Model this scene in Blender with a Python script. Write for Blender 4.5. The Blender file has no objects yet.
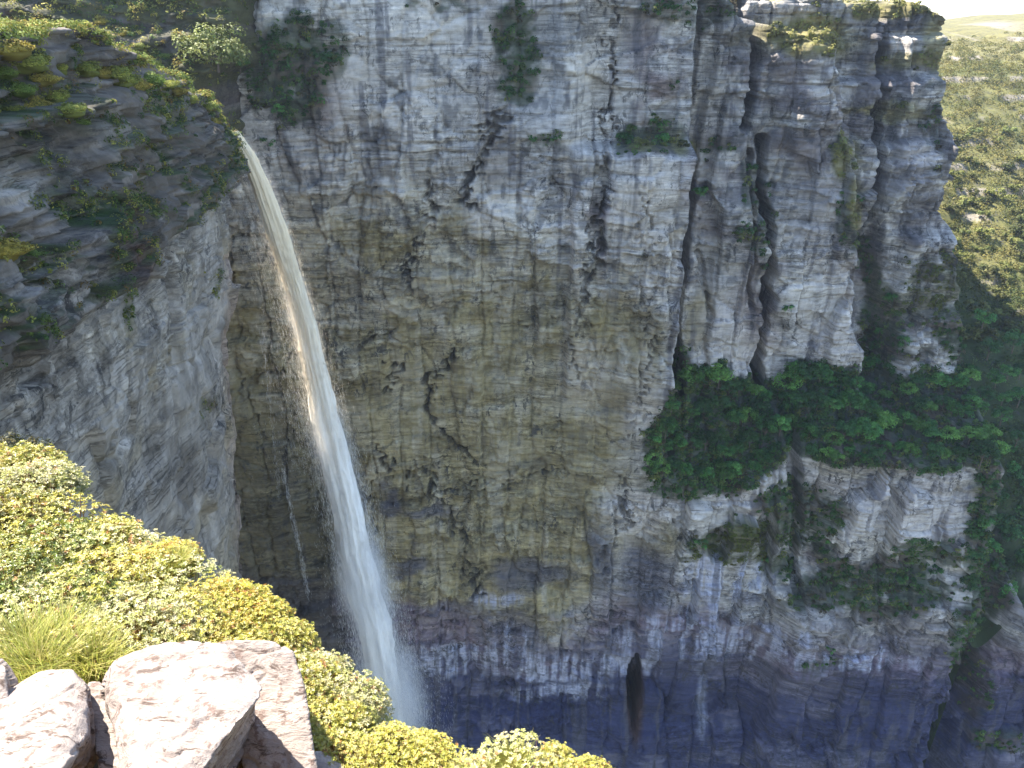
import bpy, bmesh, math, random
import numpy as np
from mathutils import Vector, Matrix

random.seed(7)
RNG = np.random.default_rng(7)
scene = bpy.context.scene
COL = scene.collection
PI = math.pi

# ------------------------------------------------------------------ camera
FPX, PITCH = 790.0, math.radians(26.0)
CP, SP = math.cos(PITCH), math.sin(PITCH)
cam_d = bpy.data.cameras.new("camera")
cam = bpy.data.objects.new("camera", cam_d)
COL.objects.link(cam)
cam_d.sensor_width = 36.0
cam_d.lens = 36.0 * FPX / 1024.0
cam_d.clip_start, cam_d.clip_end = 0.1, 20000
cam.rotation_euler = (PI / 2 - PITCH, 0, 0)
scene.camera = cam


def at(px, py, Y):
    """A pixel of the survey photo turned into a world point at distance Y north of the viewpoint."""
    b = (384 - py) / FPX
    dy = CP + b * SP
    return np.array([(px - 512) / FPX / dy * Y, Y, (-SP + b * CP) / dy * Y])


def project(x, y, z):
    dc = y * CP - z * SP
    dc = np.maximum(dc, 1e-3)
    return 512 + FPX * x / dc, 384 - FPX * (y * SP + z * CP) / dc


# ------------------------------------------------------------------ light
SUN_EL, SUN_AZ = math.radians(54), math.radians(-52)     # azimuth clockwise from +Y
world = bpy.data.worlds.new("World")
scene.world = world
world.use_nodes = True
wn = world.node_tree.nodes
wl = world.node_tree.links
bg = wn["Background"]
sky = wn.new("ShaderNodeTexSky")
sky.sky_type = 'NISHITA'
sky.sun_disc = False
sky.sun_elevation = SUN_EL
sky.sun_rotation = SUN_AZ
sky.altitude = 1300
wl.new(sky.outputs[0], bg.inputs[0])
bg.inputs[1].default_value = 0.13
sun_d = bpy.data.lights.new("sun", 'SUN')
sun_d.energy = 5.0
sun_d.angle = math.radians(0.55)
sun_d.color = (1.0, 0.94, 0.84)
sun = bpy.data.objects.new("sun", sun_d)
COL.objects.link(sun)
sd = Vector((math.sin(SUN_AZ) * math.cos(SUN_EL), math.cos(SUN_AZ) * math.cos(SUN_EL), math.sin(SUN_EL)))
sun.rotation_euler = sd.to_track_quat('Z', 'Y').to_euler()
sun.location = (-100, 100, 200)
vs = scene.view_settings
vs.view_transform = 'Standard'
vs.look = 'None'
vs.gamma = 1.0
vs.use_curve_mapping = False
vs.exposure = 2.1
cy = scene.cycles
cy.use_denoising = True
cy.max_bounces = 9
cy.diffuse_bounces = 5
cy.glossy_bounces = 2
cy.transmission_bounces = 7
cy.volume_bounces = 2
cy.transparent_max_bounces = 8

# ------------------------------------------------------------------ helpers


def hashf(*ints, seed=0):
    h = np.uint32((seed * 0x9E3779B1 + 0x7F4A7C15) & 0xFFFFFFFF)
    with np.errstate(over='ignore'):
        for k, i in enumerate(ints):
            h = (h ^ (np.asarray(i).astype(np.int64) & 0xFFFFFFFF).astype(np.uint32) * np.uint32(0x85EBCA6B + 2 * k)) * np.uint32(0xC2B2AE35)
            h = h ^ (h >> np.uint32(15))
            h = h * np.uint32(0x27D4EB2F)
            h = h ^ (h >> np.uint32(13))
    return h.astype(np.float64) / 4294967296.0


def vn2(x, y, seed=0):
    xi, yi = np.floor(x), np.floor(y)
    fx, fy = x - xi, y - yi
    fx = fx * fx * fx * (fx * (fx * 6 - 15) + 10)
    fy = fy * fy * fy * (fy * (fy * 6 - 15) + 10)
    a, b = hashf(xi, yi, seed=seed), hashf(xi + 1, yi, seed=seed)
    c, d = hashf(xi, yi + 1, seed=seed), hashf(xi + 1, yi + 1, seed=seed)
    return ((a + (b - a) * fx) * (1 - fy) + (c + (d - c) * fx) * fy) * 2 - 1


def fbm(x, y, oct=4, seed=0, gain=0.5, lac=2.03):
    s, a, t = 0, 1.0, 0
    for k in range(oct):
        s = s + a * vn2(x, y, seed + 17 * k)
        t += a
        a *= gain
        x, y = x * lac + 13.7, y * lac + 7.1
    return s / t


def vn3(x, y, z, seed=0):
    zi = np.floor(z)
    f = z - zi
    f = f * f * (3 - 2 * f)
    xi, yi = np.floor(x), np.floor(y)
    fx, fy = x - xi, y - yi
    fx, fy = fx * fx * (3 - 2 * fx), fy * fy * (3 - 2 * fy)
    r = []
    for dz in (0, 1):
        a, b = hashf(xi, yi, zi + dz, seed=seed), hashf(xi + 1, yi, zi + dz, seed=seed)
        c, d = hashf(xi, yi + 1, zi + dz, seed=seed), hashf(xi + 1, yi + 1, zi + dz, seed=seed)
        r.append((a + (b - a) * fx) * (1 - fy) + (c + (d - c) * fx) * fy)
    return (r[0] * (1 - f) + r[1] * f) * 2 - 1


def fbm3(P, scale, oct=4, seed=0, gain=0.5):
    s, a, t = 0, 1.0, 0
    q = P * scale
    for k in range(oct):
        s = s + a * vn3(q[:, 0], q[:, 1], q[:, 2], seed + 11 * k)
        t += a
        a *= gain
        q = q * 2.03 + 5.3
    return s / t


def sstep(a, b, t):
    u = np.clip((t - a) / (b - a), 0, 1)
    return u * u * (3 - 2 * u)


def mix(a, b, m):
    return a + (np.asarray(b) - a) * m[..., None]


def facets(u, z, sx, sz, amp, tilt, seed):
    """broken faceted relief: every irregular cell has its own offset and slope; also returns closeness to the joints and a cell hash"""
    gu, gz = u / sx, z / sz
    iu, iz = np.floor(gu), np.floor(gz)
    f1 = np.full(u.shape, 9.0)
    f2 = np.full(u.shape, 9.0)
    bu, bz, du, dz = np.zeros(u.shape), np.zeros(u.shape), np.zeros(u.shape), np.zeros(u.shape)
    for a in (-1, 0, 1):
        for b in (-1, 0, 1):
            ci, cj = iu + a, iz + b
            x = gu - ci - .15 - .7 * hashf(ci, cj, seed=seed)
            y = gz - cj - .15 - .7 * hashf(ci, cj, seed=seed + 1)
            d = np.maximum(np.abs(x) * .9, np.abs(y)) * .65 + np.hypot(x, y) * .35
            near = d < f1
            f2 = np.where(near, f1, np.minimum(f2, d))
            f1 = np.where(near, d, f1)
            bu, bz, du, dz = np.where(near, ci, bu), np.where(near, cj, bz), np.where(near, x, du), np.where(near, y, dz)
    h = hashf(bu, bz, seed=seed + 2)
    off = amp * (2 * h - 1) ** 3 * 1.4 + tilt * ((hashf(bu, bz, seed=seed + 3) - .5) * du * sx + (hashf(bu, bz, seed=seed + 4) - .5) * dz * sz)
    return off, 1 - sstep(0, .13, f2 - f1), h


def ell(px, py, cx, cy_, rx, ry, soft=0.35):
    d = np.sqrt(((px - cx) / rx) ** 2 + ((py - cy_) / ry) ** 2)
    return 1 - sstep(1 - soft, 1 + soft, d)


def seg_dist(px, py, pts):
    """distance to a polyline and position 0..1 along it"""
    best = np.full(px.shape, 1e9)
    par = np.zeros(px.shape)
    n = len(pts) - 1
    for k in range(n):
        ax, ay = pts[k]
        bx, by = pts[k + 1]
        dx, dy = bx - ax, by - ay
        t = np.clip(((px - ax) * dx + (py - ay) * dy) / (dx * dx + dy * dy + 1e-9), 0, 1)
        d = np.hypot(px - ax - t * dx, py - ay - t * dy)
        m = d < best
        best = np.where(m, d, best)
        par = np.where(m, (k + t) / n, par)
    return best, par


def tag(o, label, cat=None, group=None, kind=None):
    o["label"] = label
    if cat: o["category"] = cat
    if group: o["group"] = group
    if kind: o["kind"] = kind
    return o


def mesh_np(name, V, Fq, mat, col=None, smooth=False, parent=None, link=True):
    V = np.ascontiguousarray(V, dtype=np.float32).reshape(-1, 3)
    Fq = np.ascontiguousarray(Fq, dtype=np.int32)
    me = bpy.data.meshes.new(name)
    k = Fq.shape[1]
    me.vertices.add(len(V))
    me.vertices.foreach_set("co", V.ravel())
    me.loops.add(Fq.size)
    me.loops.foreach_set("vertex_index", Fq.ravel())
    me.polygons.add(len(Fq))
    me.polygons.foreach_set("loop_start", np.arange(0, Fq.size, k, dtype=np.int32))
    me.polygons.foreach_set("loop_total", np.full(len(Fq), k, dtype=np.int32))
    if smooth:
        me.polygons.foreach_set("use_smooth", np.ones(len(Fq), dtype=bool))
    me.update(calc_edges=True)
    if col is not None:
        at_ = me.attributes.new("Tint", 'FLOAT_COLOR', 'POINT')
        c = np.ones((len(V), 4), dtype=np.float32)
        c[:, :3] = np.clip(np.asarray(col).reshape(-1, 3), 0, 1)
        at_.data.foreach_set("color", c.ravel())
    me.materials.append(mat)
    o = bpy.data.objects.new(name, me)
    if link: COL.objects.link(o)
    if parent is not None: o.parent = parent
    return o


def empty(name, loc=(0, 0, 0), rz=0.0):
    o = bpy.data.objects.new(name, None)
    o.empty_display_size = 0.5
    o.location = loc
    o.rotation_euler = (0, 0, rz)
    COL.objects.link(o)
    return o


def copy_tree(root, loc, rz=0.0, sc=(1, 1, 1), tilt=(0, 0)):
    r = root.copy()
    COL.objects.link(r)
    for ch in root.children:
        c = ch.copy()
        COL.objects.link(c)
        c.parent = r
    r.location = loc
    r.rotation_euler = (tilt[0], tilt[1], rz)
    r.scale = sc
    for k in ("label", "category", "group"):
        if k in r.keys(): del r[k]
    return r


def grid_faces(nr, nc):
    i = np.arange(nr - 1)[:, None] * nc + np.arange(nc - 1)[None, :]
    return np.stack([i, i + 1, i + nc + 1, i + nc], -1).reshape(-1, 4)


def unit(v):
    return v / np.maximum(np.linalg.norm(v, axis=-1, keepdims=True), 1e-9)


def leaf_cloud(P, N, size, rng, aspect=0.55, fold=0.18, tang=None):
    """rhombic folded leaves: returns verts, quads; four verts per leaf"""
    n = len(P)
    r = rng.normal(size=(n, 3)) if tang is None else tang
    t = unit(r - (r * N).sum(1, keepdims=True) * N)
    b = np.cross(N, t)
    s = np.broadcast_to(np.asarray(size), (n,))[:, None]
    V = np.stack([P - t * s * .5, P + b * s * aspect * .5 + N * s * fold, P + t * s * .5, P - b * s * aspect * .5 + N * s * fold], 1)
    return V.reshape(-1, 3), np.arange(4 * n).reshape(-1, 4)


def tube_np(paths, sides=6):
    """paths: list of (points, radii) -> verts, quads"""
    VV, FF, off = [], [], 0
    for pts, rad in paths:
        pts = np.asarray(pts, float)
        n = len(pts)
        d = unit(np.gradient(pts, axis=0))
        ref = np.array([0.3, 0.9, 0.1])
        u = unit(np.cross(d, ref))
        v = np.cross(d, u)
        a = np.arange(sides) * 2 * PI / sides
        ring = pts[:, None, :] + (u[:, None, :] * np.cos(a)[None, :, None] + v[:, None, :] * np.sin(a)[None, :, None]) * np.asarray(rad)[:, None, None]
        VV.append(ring.reshape(-1, 3))
        i = np.arange(n - 1)[:, None] * sides + np.arange(sides)[None, :]
        j = np.arange(n - 1)[:, None] * sides + (np.arange(sides)[None, :] + 1) % sides
        FF.append(np.stack([i, j, j + sides, i + sides], -1).reshape(-1, 4) + off)
        off += n * sides
    return np.concatenate(VV), np.concatenate(FF)


# ------------------------------------------------------------------ materials


class NT:
    def __init__(self, name):
        self.m = bpy.data.materials.new(name)
        self.m.use_nodes = True
        self.n = self.m.node_tree.nodes
        self.l = self.m.node_tree.links
        self.b = self.n["Principled BSDF"]
        self.out = self.n["Material Output"]

    def new(self, t, **kw):
        n = self.n.new(t)
        for k, v in kw.items(): setattr(n, k, v)
        return n

    def link(self, a, b): self.l.new(a, b)

    def coords(self, scale=(1, 1, 1), rot=(0, 0, 0)):
        tc = self.new("ShaderNodeTexCoord")
        mp = self.new("ShaderNodeMapping")
        mp.inputs["Scale"].default_value = scale
        mp.inputs["Rotation"].default_value = rot
        self.link(tc.outputs["Object"], mp.inputs[0])
        return mp.outputs[0]

    def noise(self, vec, scale, detail=6, rough=0.6, dist=0.0):
        n = self.new("ShaderNodeTexNoise")
        n.inputs["Scale"].default_value = scale
        n.inputs["Detail"].default_value = detail
        n.inputs["Roughness"].default_value = rough
        n.inputs["Distortion"].default_value = dist
        self.link(vec, n.inputs["Vector"])
        return n.outputs["Fac"]

    def ramp(self, fac, a, b, lo=0.0, hi=1.0):
        n = self.new("ShaderNodeMapRange")
        n.inputs[1].default_value, n.inputs[2].default_value = a, b
        n.inputs[3].default_value, n.inputs[4].default_value = lo, hi
        self.link(fac, n.inputs[0])
        return n.outputs[0]

    def math(self, op, a, b):
        n = self.new("ShaderNodeMath", operation=op)
        for k, v in ((0, a), (1, b)):
            if isinstance(v, (int, float)): n.inputs[k].default_value = v
            else: self.link(v, n.inputs[k])
        return n.outputs[0]

    def attr(self, name="Tint"):
        n = self.new("ShaderNodeAttribute")
        n.attribute_name = name
        return n.outputs["Color"]

    def mixc(self, fac, a, b, mode='MIX'):
        n = self.new("ShaderNodeMix", data_type='RGBA', blend_type=mode)
        for s, v in ((n.inputs[0], fac), (n.inputs[6], a), (n.inputs[7], b)):
            if isinstance(v, (int, float)): s.default_value = v
            elif isinstance(v, tuple): s.default_value = (*v, 1)
            else: self.link(v, s)
        return n.outputs[2]

    def scale_col(self, col, fac):
        n = self.new("ShaderNodeVectorMath", operation='SCALE')
        self.link(col, n.inputs[0])
        self.link(fac, n.inputs["Scale"])
        return n.outputs[0]

    def bump(self, height, strength, dist):
        n = self.new("ShaderNodeBump")
        n.inputs["Strength"].default_value = strength
        n.inputs["Distance"].default_value = dist
        self.link(height, n.inputs["Height"])
        self.link(n.outputs[0], self.b.inputs["Normal"])


def rock_material(name, strat=(0.09, 0.09, 0.85), blotch=0.6, bump=0.6, dist=0.8, rough=0.85, lines=(0.022, 0.022, 1.0), line_dark=0.45, shatter=(0.43, 0.60)):
    t = NT(name)
    obj = t.coords()
    # broad fields of sound rock and of shattered rock
    broken = t.ramp(t.noise(obj, 0.045, 4, 0.6, 0.6), *shatter)
    s1 = t.noise(t.coords(strat), 1.0, 10, 0.70, 1.0)
    s2 = t.noise(obj, blotch, 10, 0.68)
    s3 = t.noise(t.coords((1.2, 1.2, 0.10)), 0.5, 7, 0.68)
    amp = t.ramp(broken, 0, 1, 0.30, 1.0)

    def var(n, k):
        c = t.math('MULTIPLY', t.math('SUBTRACT', n, 0.5), k)
        return t.math('ADD', t.math('MULTIPLY', c, amp), 1.0)
    f = t.math('MULTIPLY', t.math('MULTIPLY', var(s1, 3.0), var(s2, 1.9)), t.ramp(s3, 0.3, 0.7, 0.88, 1.10))
    # long thin bedding seams, here and there
    ln = t.noise(t.coords(lines), 1.0, 7, 0.62, 0.35)
    seam = t.ramp(t.math('ABSOLUTE', t.math('SUBTRACT', ln, 0.5), 0.0), 0.004, 0.016)
    smask = t.ramp(t.noise(obj, 0.09, 4, 0.6), 0.46, 0.56)
    seam = t.math('SUBTRACT', 1.0, t.math('MULTIPLY', t.math('SUBTRACT', 1.0, seam), smask))
    # short ragged joints
    s4 = t.noise(t.coords((0.30, 0.30, 0.8)), 0.45, 8, 0.7, 1.6)
    jn = t.ramp(t.math('ABSOLUTE', t.math('SUBTRACT', s4, 0.5), 0.0), 0.0, 0.020)
    jn = t.math('SUBTRACT', 1.0, t.math('MULTIPLY', t.math('SUBTRACT', 1.0, jn), broken))
    h = t.math('ADD', t.math('MULTIPLY', t.math('ADD', t.math('MULTIPLY', s1, 1.4), t.math('MULTIPLY', s2, .6)), amp), t.math('ADD', t.math('MULTIPLY', jn, 0.3), t.math('MULTIPLY', seam, 0.45)))
    f = t.math('MULTIPLY', t.math('MULTIPLY', f, t.ramp(jn, 0, 1, .62, 1.0)), t.ramp(seam, 0, 1, line_dark, 1.0))
    # black lichen crusts in ragged patches
    s5 = t.noise(t.coords((1.0, 1.0, .55)), 0.36, 12, 0.74, .6)
    lich = t.math('MULTIPLY', t.ramp(s5, .552, .592, 0, .85), t.ramp(broken, 0, 1, .4, 1.0))
    base = t.mixc(lich, t.scale_col(t.attr(), f), (.045, .043, .042))
    t.link(base, t.b.inputs["Base Color"])
    t.b.inputs["Roughness"].default_value = rough
    t.b.inputs["Specular IOR Level"].default_value = 0.25
    t.bump(h, bump, dist)
    return t.m


def leaf_material(name, trans=0.3, rough=0.55, spec=0.3, vary=0.0):
    t = NT(name)
    c = t.attr()
    if vary:
        oi = t.new("ShaderNodeObjectInfo")
        c = t.scale_col(c, t.ramp(oi.outputs["Random"], 0, 1, 1 - vary, 1 + vary))
    t.link(c, t.b.inputs["Base Color"])
    t.b.inputs["Roughness"].default_value = rough
    t.b.inputs["Specular IOR Level"].default_value = spec
    tr = t.new("ShaderNodeBsdfTranslucent")
    t.link(c, tr.inputs[0])
    mx = t.new("ShaderNodeMixShader")
    mx.inputs[0].default_value = trans
    t.link(t.b.outputs[0], mx.inputs[1])
    t.link(tr.outputs[0], mx.inputs[2])
    t.link(mx.outputs[0], t.out.inputs[0])
    return t.m


M_WALL = rock_material("layered_quartzite")
M_LEFT = rock_material("weathered_quartzite", strat=(0.3, 0.16, 0.6), blotch=0.6, bump=0.7, dist=0.7, lines=(0.1, 0.03, 0.9), line_dark=.5, shatter=(.46, .64))
M_EARTH = rock_material("plateau_soil", strat=(0.1, 0.1, 0.1), blotch=0.3, bump=0.4, dist=0.5, line_dark=1.0)
M_LEAF = leaf_material("tree_leaves", 0.2, 0.6, 0.2, vary=0.45)
M_SCRUB = leaf_material("cliff_plant_leaves", 0.2, 0.7, 0.15)
M_SHRUB = leaf_material("glossy_shrub_leaves", 0.3, 0.38, 0.5, vary=0.12)
_t = NT("tree_bark")
_t.link(_t.mixc(_t.noise(_t.coords((4, 4, 1)), 3.0), (0.05, 0.035, 0.025), (0.16, 0.12, 0.09)), _t.b.inputs["Base Color"])
_t.b.inputs["Roughness"].default_value = 0.9
M_BARK = _t.m
# ================================================================== back wall: Y = F(x, z)
BEDS = np.cumsum(np.random.default_rng(3).choice([1.2, 1.8, 2.6, 3.5, 5.5, 8.0], 220)) - 420.0
FINE = np.cumsum(np.random.default_rng(4).choice([0.5, 0.7, 0.9, 1.3, 1.8], 700)) - 420.0


def strata(u, z, seed=0, dip=0.0, amp=1.0):
    """blocky bedded relief: outward offset in metres for a wall with running length u and height z"""
    zz = z + dip * u + 2.0 * fbm(u / 60, z / 80, 3, seed + 1) + 0.5 * fbm(u / 9, z / 9, 2, seed + 2)
    b = np.searchsorted(BEDS, zz)
    f = np.searchsorted(FINE, zz)
    uu = u + 2.5 * fbm(u / 14, z / 20, 3, seed + 3) + 0.4 * zz * (hashf(b // 4, seed=seed) - .5)
    w = 5.0 + 9.0 * hashf(b // 3, seed=seed + 5)
    c = np.floor(uu / w + hashf(b // 3, seed=seed + 6) * 7)
    h1 = hashf(b, c, seed=seed + 7)
    c2 = np.floor(uu / 3.1 + hashf(f, seed=seed + 8) * 3)
    h2 = hashf(f, c2, seed=seed + 9)
    c3 = np.floor(uu / 17 + 0.3 * hashf(b // 5, seed=seed + 12))
    h3 = hashf(b // 5, c3, seed=seed + 10)
    hb = hashf(b, seed=seed + 11)
    return amp * (0.9 * (hb - .5) + 0.9 * (h1 - .5) + 0.55 * (h2 - .5) + 1.8 * (h3 - .5)), b, f


def ip(x, pts):
    return np.interp(x, [p[0] for p in pts], [p[1] for p in pts])


ZL = [(44, -150), (48, -151), (62, -158), (80, -161), (93, -152), (99, -147), (130, -147), (172, -147)]
ZB = [(44, -146), (50, -138), (56, -124), (75, -130), (100, -134), (130, -132), (172, -132)]


def wall_base(x, z):
    xn = x + 1.2 * fbm(x / 8, z / 10, 3, 31)
    # main wall, with the pillar ledge on its right shoulder
    main = ip(x, [(-220, 222), (-150, 232), (-100, 240), (-60, 246), (-20, 247), (15, 245), (40, 241), (54, 240)])
    main = main + 4.0 * fbm(x / 45, z / 70, 3, 32)
    zr = -41 + 2 * fbm(x / 8, z * 0, 2, 33)
    main = main + 11 * sstep(-2.0, 2.5, z - zr) * sstep(17, 27, xn)
    # vegetated recess at the top
    main = main - 3.2 * sstep(17.5, 19.5, xn) * sstep(-128, -118, z) * (1 - sstep(-41, -39, z)) + 3.5 * sstep(24, 25, xn) * (1 - sstep(28.5, 29.5, xn)) * sstep(-78, -66, z) * (1 - sstep(-40, -38, z))
    main = main + 5 * (1 - sstep(6, 12, np.abs(xn - 3.5 + (z + 10) * .05))) * sstep(-36, -22, z)
    # low overhang: the foot of the wall is undercut in steps
    und = 5 * sstep(-222, -229, z) + 4 * sstep(-244, -250, z) - 7 * sstep(-280, -288, z)
    main = main + und * 0.9
    # upper right blocks
    xe = ip(z, [(-140, 131), (-125, 130), (-75, 117), (-40, 106), (-14, 100), (-5, 73), (6, 62), (14, 54)])
    xe = xe + 3 * fbm(z / 9, x * 0, 3, 35)
    xe3 = ip(z, [(-140, 174), (-115, 168), (-65, 156), (-31, 149), (-8, 146), (10, 140)]) + 2.5 * fbm(z / 7, x * 0, 3, 36)
    up = 266 + 3.0 * fbm(x / 30, z / 60, 3, 37)
    up = up + 4 * sstep(-2, 2, z + 62 + 3 * fbm(x / 9, z * 0, 2, 38)) * (1 - sstep(84, 94, xn))
    step = sstep(0, 2.5, xn - xe)
    up = up + 19 * step
    # slot between the buttresses, and the steps of the last one
    ub = np.abs(xn - ip(z, [(-135, 137), (-110, 132), (-70, 131), (-30, 133), (0, 132)]))
    up = up + 6 * (1 - sstep(1.5, 3.5, ub)) * sstep(-128, -20, -z * 0 + z)
    up = up + 7 * (1 - sstep(2.5, 6, np.abs(xn - ip(z, [(-135, 140), (-60, 128)])))) * (1 - sstep(-85, -66, z))
    up = up - 3.5 * sstep(120, 124, xn) * sstep(-70, -60, -z * 0 + z) - 3 * sstep(70, 73, xn) * (1 - sstep(82, 84, xn)) * (1 - sstep(-60, -56, z))
    up = up - 7 * sstep(140, 146, xn) * (1 - sstep(-80, -74, z)) - 6 * (1 - sstep(-108, -104, z)) * sstep(142, 150, xn)
    up = up + 5 * sstep(-46, -44, z + 2 * fbm(x / 6, z * 0, 3, 55)) * step + 6 * sstep(-26, -24, z + 2 * fbm(x / 6, z * 0, 3, 56)) * step + 5 * sstep(-12, -10.5, z + 2 * fbm(x / 6, z * 0, 3, 57)) * step
    up = up + np.clip((x - xe3) * 6, 0, 150)
    # corner crevice behind the pillar
    cre = sstep(53.5, 55.5, xn) * (1 - sstep(61, 63.5, xn - 0.05 * (z + 60)))
    up = up + cre * (4 + 38 * (1 - sstep(-72, -48, z)))
    # vertical cracks of the middle buttress
    for pts, w, d in (([(78.5, 0), (79, -20), (78, -38)], 1.8, 22), ([(84, -42), (86, -62), (90, -80), (92, -105), (93, -134)], 1.6, 20),
                      ([(80, -46), (83, -80), (86, -100)], 0.9, 5), ([(66, -80), (70, -95), (72, -104)], 1.0, 4), ([(128, 2), (129, -30), (131, -60), (129, -80)], 1.7, 20), ([(112, -14), (110, -40)], 1.0, 5)):
        dd, pp = seg_dist(xn + .7 * vn2(x / 3, z / 3, 46), z, pts)
        ww = w * (.6 + .9 * (.5 + .5 * vn2(x * 0 + w, z / 6, 47)))
        up = up + d * (1 - sstep(ww * .7, ww * 1.15, dd))
    # lower wall in front of the bench
    lo = ip(x, [(44, 241), (60, 239), (100, 236), (172, 233)]) + 3 * fbm(x / 35, z / 50, 3, 39)
    lo = lo - 9 * sstep(98, 112, x) * sstep(-189, -212, z + 3 * fbm(x / 12, z * 0, 2, 40))
    lo = lo + und * ip(x, [(50, .9), (110, .9), (130, .4), (200, .2)])
    gx = np.abs(xn - ip(z, [(-212, 110), (-180, 106), (-150, 102)]))
    lo = lo + (9 * (1 - sstep(1.3, 3.0, gx)) + 8 * (1 - sstep(2, 17, gx))) * sstep(-214, -196, z)
    lo = lo + 7 * (1 - sstep(.6, 1.0, np.hypot((xn - 77) / 5, (z + 183) / 9)))
    lo = lo + 16 * sstep(172.5, 178, xn) * (1 - sstep(183, 193, xn))
    lo = lo + 3 * sstep(188, 192, x)
    zl, zb = ip(x, ZL) + 2 * fbm(x / 6, z * 0, 3, 41), ip(x, ZB) + 9 * fbm(x / 7, z * 0, 4, 42) + 3
    t = np.clip((z - zl) / (zb - zl), 0, 1) ** 0.85
    right = lo + (up - lo) * t
    m = sstep(53.6, 55.2, xn)
    m2 = sstep(46, 54, xn)
    mm = np.where(z > zl, m, m2)
    y = main * (1 - mm) + right * mm
    # cave slit
    y = y + 20 * (1 - sstep(.6, .9, np.hypot((xn - 52.5 - (z + 265) * -.03) / 3.6, (z + 265) / 25)))
    y = y + 5 * (1 - sstep(.7, 1.0, np.hypot((xn - 84) / 9, (z + 272) / 9)))
    return y


WALL_CRACKS = [  # (points in photo pixels, half width m, depth m): joints and fallen-block scars seen on the main wall
    ([(500, 110), (487, 140), (470, 180), (462, 205)], 2.2, 2.6), ([(426, 185), (432, 215), (410, 262), (408, 300)], 1.6, 1.8),
    ([(598, 148), (604, 200), (596, 260), (580, 300)], 1.8, 2.2), ([(612, 0), (608, 70), (607, 150)], 0.7, 1.4),
    ([(396, 366), (388, 380), (384, 392)], 1.1, 2.2), ([(460, 345), (436, 375), (424, 392), (432, 415), (450, 440), (475, 462)], 1.5, 2.4),
    ([(360, 342), (395, 335), (420, 340)], 1.3, 1.6), ([(425, 470), (445, 510), (462, 545), (478, 590), (490, 612)], 1.3, 2.2),
    ([(350, 478), (366, 520), (372, 560)], 1.8, 2.6), ([(365, 440), (398, 475), (415, 490), (470, 482), (530, 472), (585, 470)], 0.8, 1.8),
    ([(625, 480), (630, 520), (612, 545), (590, 560)], 1.6, 2.2), ([(578, 285), (572, 340), (578, 390)], 0.9, 1.4),
    ([(660, 330), (640, 420), (632, 450)], 0.8, 1.3), ([(580, 500), (606, 498)], 0.6, 1.0), ([(440, 525), (475, 530)], 0.6, 1.2),
    ([(340, 500), (300, 512), (280, 520)], 0.5, 1.0), ([(690, 520), (680, 560), (700, 600)], 1.0, 1.6), ([(650, 520), (652, 600)], 0.8, 1.0),
    ([(520, 330), (560, 318), (590, 325)], 0.7, 1.2), ([(640, 185), (650, 260), (645, 330)], 0.6, 0.8)]


def crack_depth(px, py):
    r = np.zeros(px.shape)
    for pts, w, d in WALL_CRACKS:
        ww = w * 2.9
        dd, pp = seg_dist(px, py, pts)
        vary = .35 + 1.1 * (.5 + .5 * vn2(px / 19 + w * 7, py / 19, 77))
        r = r + 1.5 * d * vary * (1 - sstep(ww * .45 * vary, ww * .95 * vary, dd)) * sstep(0, .08, pp + .04) * sstep(0, .08, 1.04 - pp)
    return r


NX, NZ = 1100, 950
xs = np.linspace(-150, 255, NX)
zs = np.linspace(-345, 22, NZ)
X, Z = np.meshgrid(xs, zs)


def ztop_f(x):
    z = ip(x, [(-150, 14), (-60, 12), (50, 9), (60, 6), (75, 2), (100, 0), (140, -1), (150, -9), (170, -60), (172, -110), (173.5, -182), (186, -190), (193, -207), (255, -203)])
    return z + 2.2 * fbm(x / 7, x * 0, 3, 51)


BASE = wall_base(X, Z)
PX0, PY0 = project(X, BASE, Z)
wxp = PX0 + 9 * fbm(X / 9, Z / 11, 3, 61) + 3.5 * vn2(X / 1.8, Z / 2.4, 68)
wyp = PY0 + 9 * fbm(X / 11, Z / 8, 3, 62) + 3.5 * vn2(X / 2.4, Z / 1.8, 69)
ST, BED, FIN = strata(X, Z, seed=100, dip=-0.01)
smooth_zone = 0.22 + 0.78 * sstep(-.05, 0.45, fbm(X / 36, Z / 26, 3, 66) + .2)
ROUGH = 0.30 * fbm(X / 5, Z / 1.6, 4, 63) + 1.1 * fbm(X / 22, Z / 14, 3, 64)
rid = 1 - np.abs(fbm(X / 16, Z / 26, 5, 65)) * 9
UX = X + 1.5 * fbm(X / 6, Z / 6, 5, 91) + 0.08 * Z
UZ = Z + 1.0 * fbm(X / 8, Z / 5, 5, 92) - .02 * X
FA, JA, HA = facets(UX, UZ, 21, 13, 2.0, .22, 700)
FB, JB, HB = facets(UX + 3, UZ, 10.5, 3.8, .95, .26, 710)
FC, JC, HC = facets(UX, UZ + 1, 4.8, 1.25, .38, .26, 720)
BRK = sstep(-.15, .35, fbm(X / 28, Z / 22, 4, 95))
PIL, JP, HP_ = facets(X + 1.2 * fbm(X / 9, Z / 10, 4, 96), Z, 10, 55, 1.0, .13, 730)
zz_ = Z - .01 * X + 2.0 * fbm(X / 60, Z / 80, 3, 101) + 0.5 * fbm(X / 9, Z / 9, 2, 102)
kb_ = np.clip(np.searchsorted(BEDS, zz_), 1, len(BEDS) - 1)
GRV = np.exp(-((zz_ - BEDS[kb_ - 1]) / .42) ** 2) * sstep(-.25, .15, vn2(X / 30 + kb_ * 3.3, kb_ * 7.7, 97))
JOINT = np.clip(.9 * JA * sstep(-.2, .3, fbm(X / 20, Z / 15, 2, 93)) + .6 * JB * sstep(0, .4, fbm(X / 12, Z / 9, 2, 94)), 0, 1)
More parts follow.
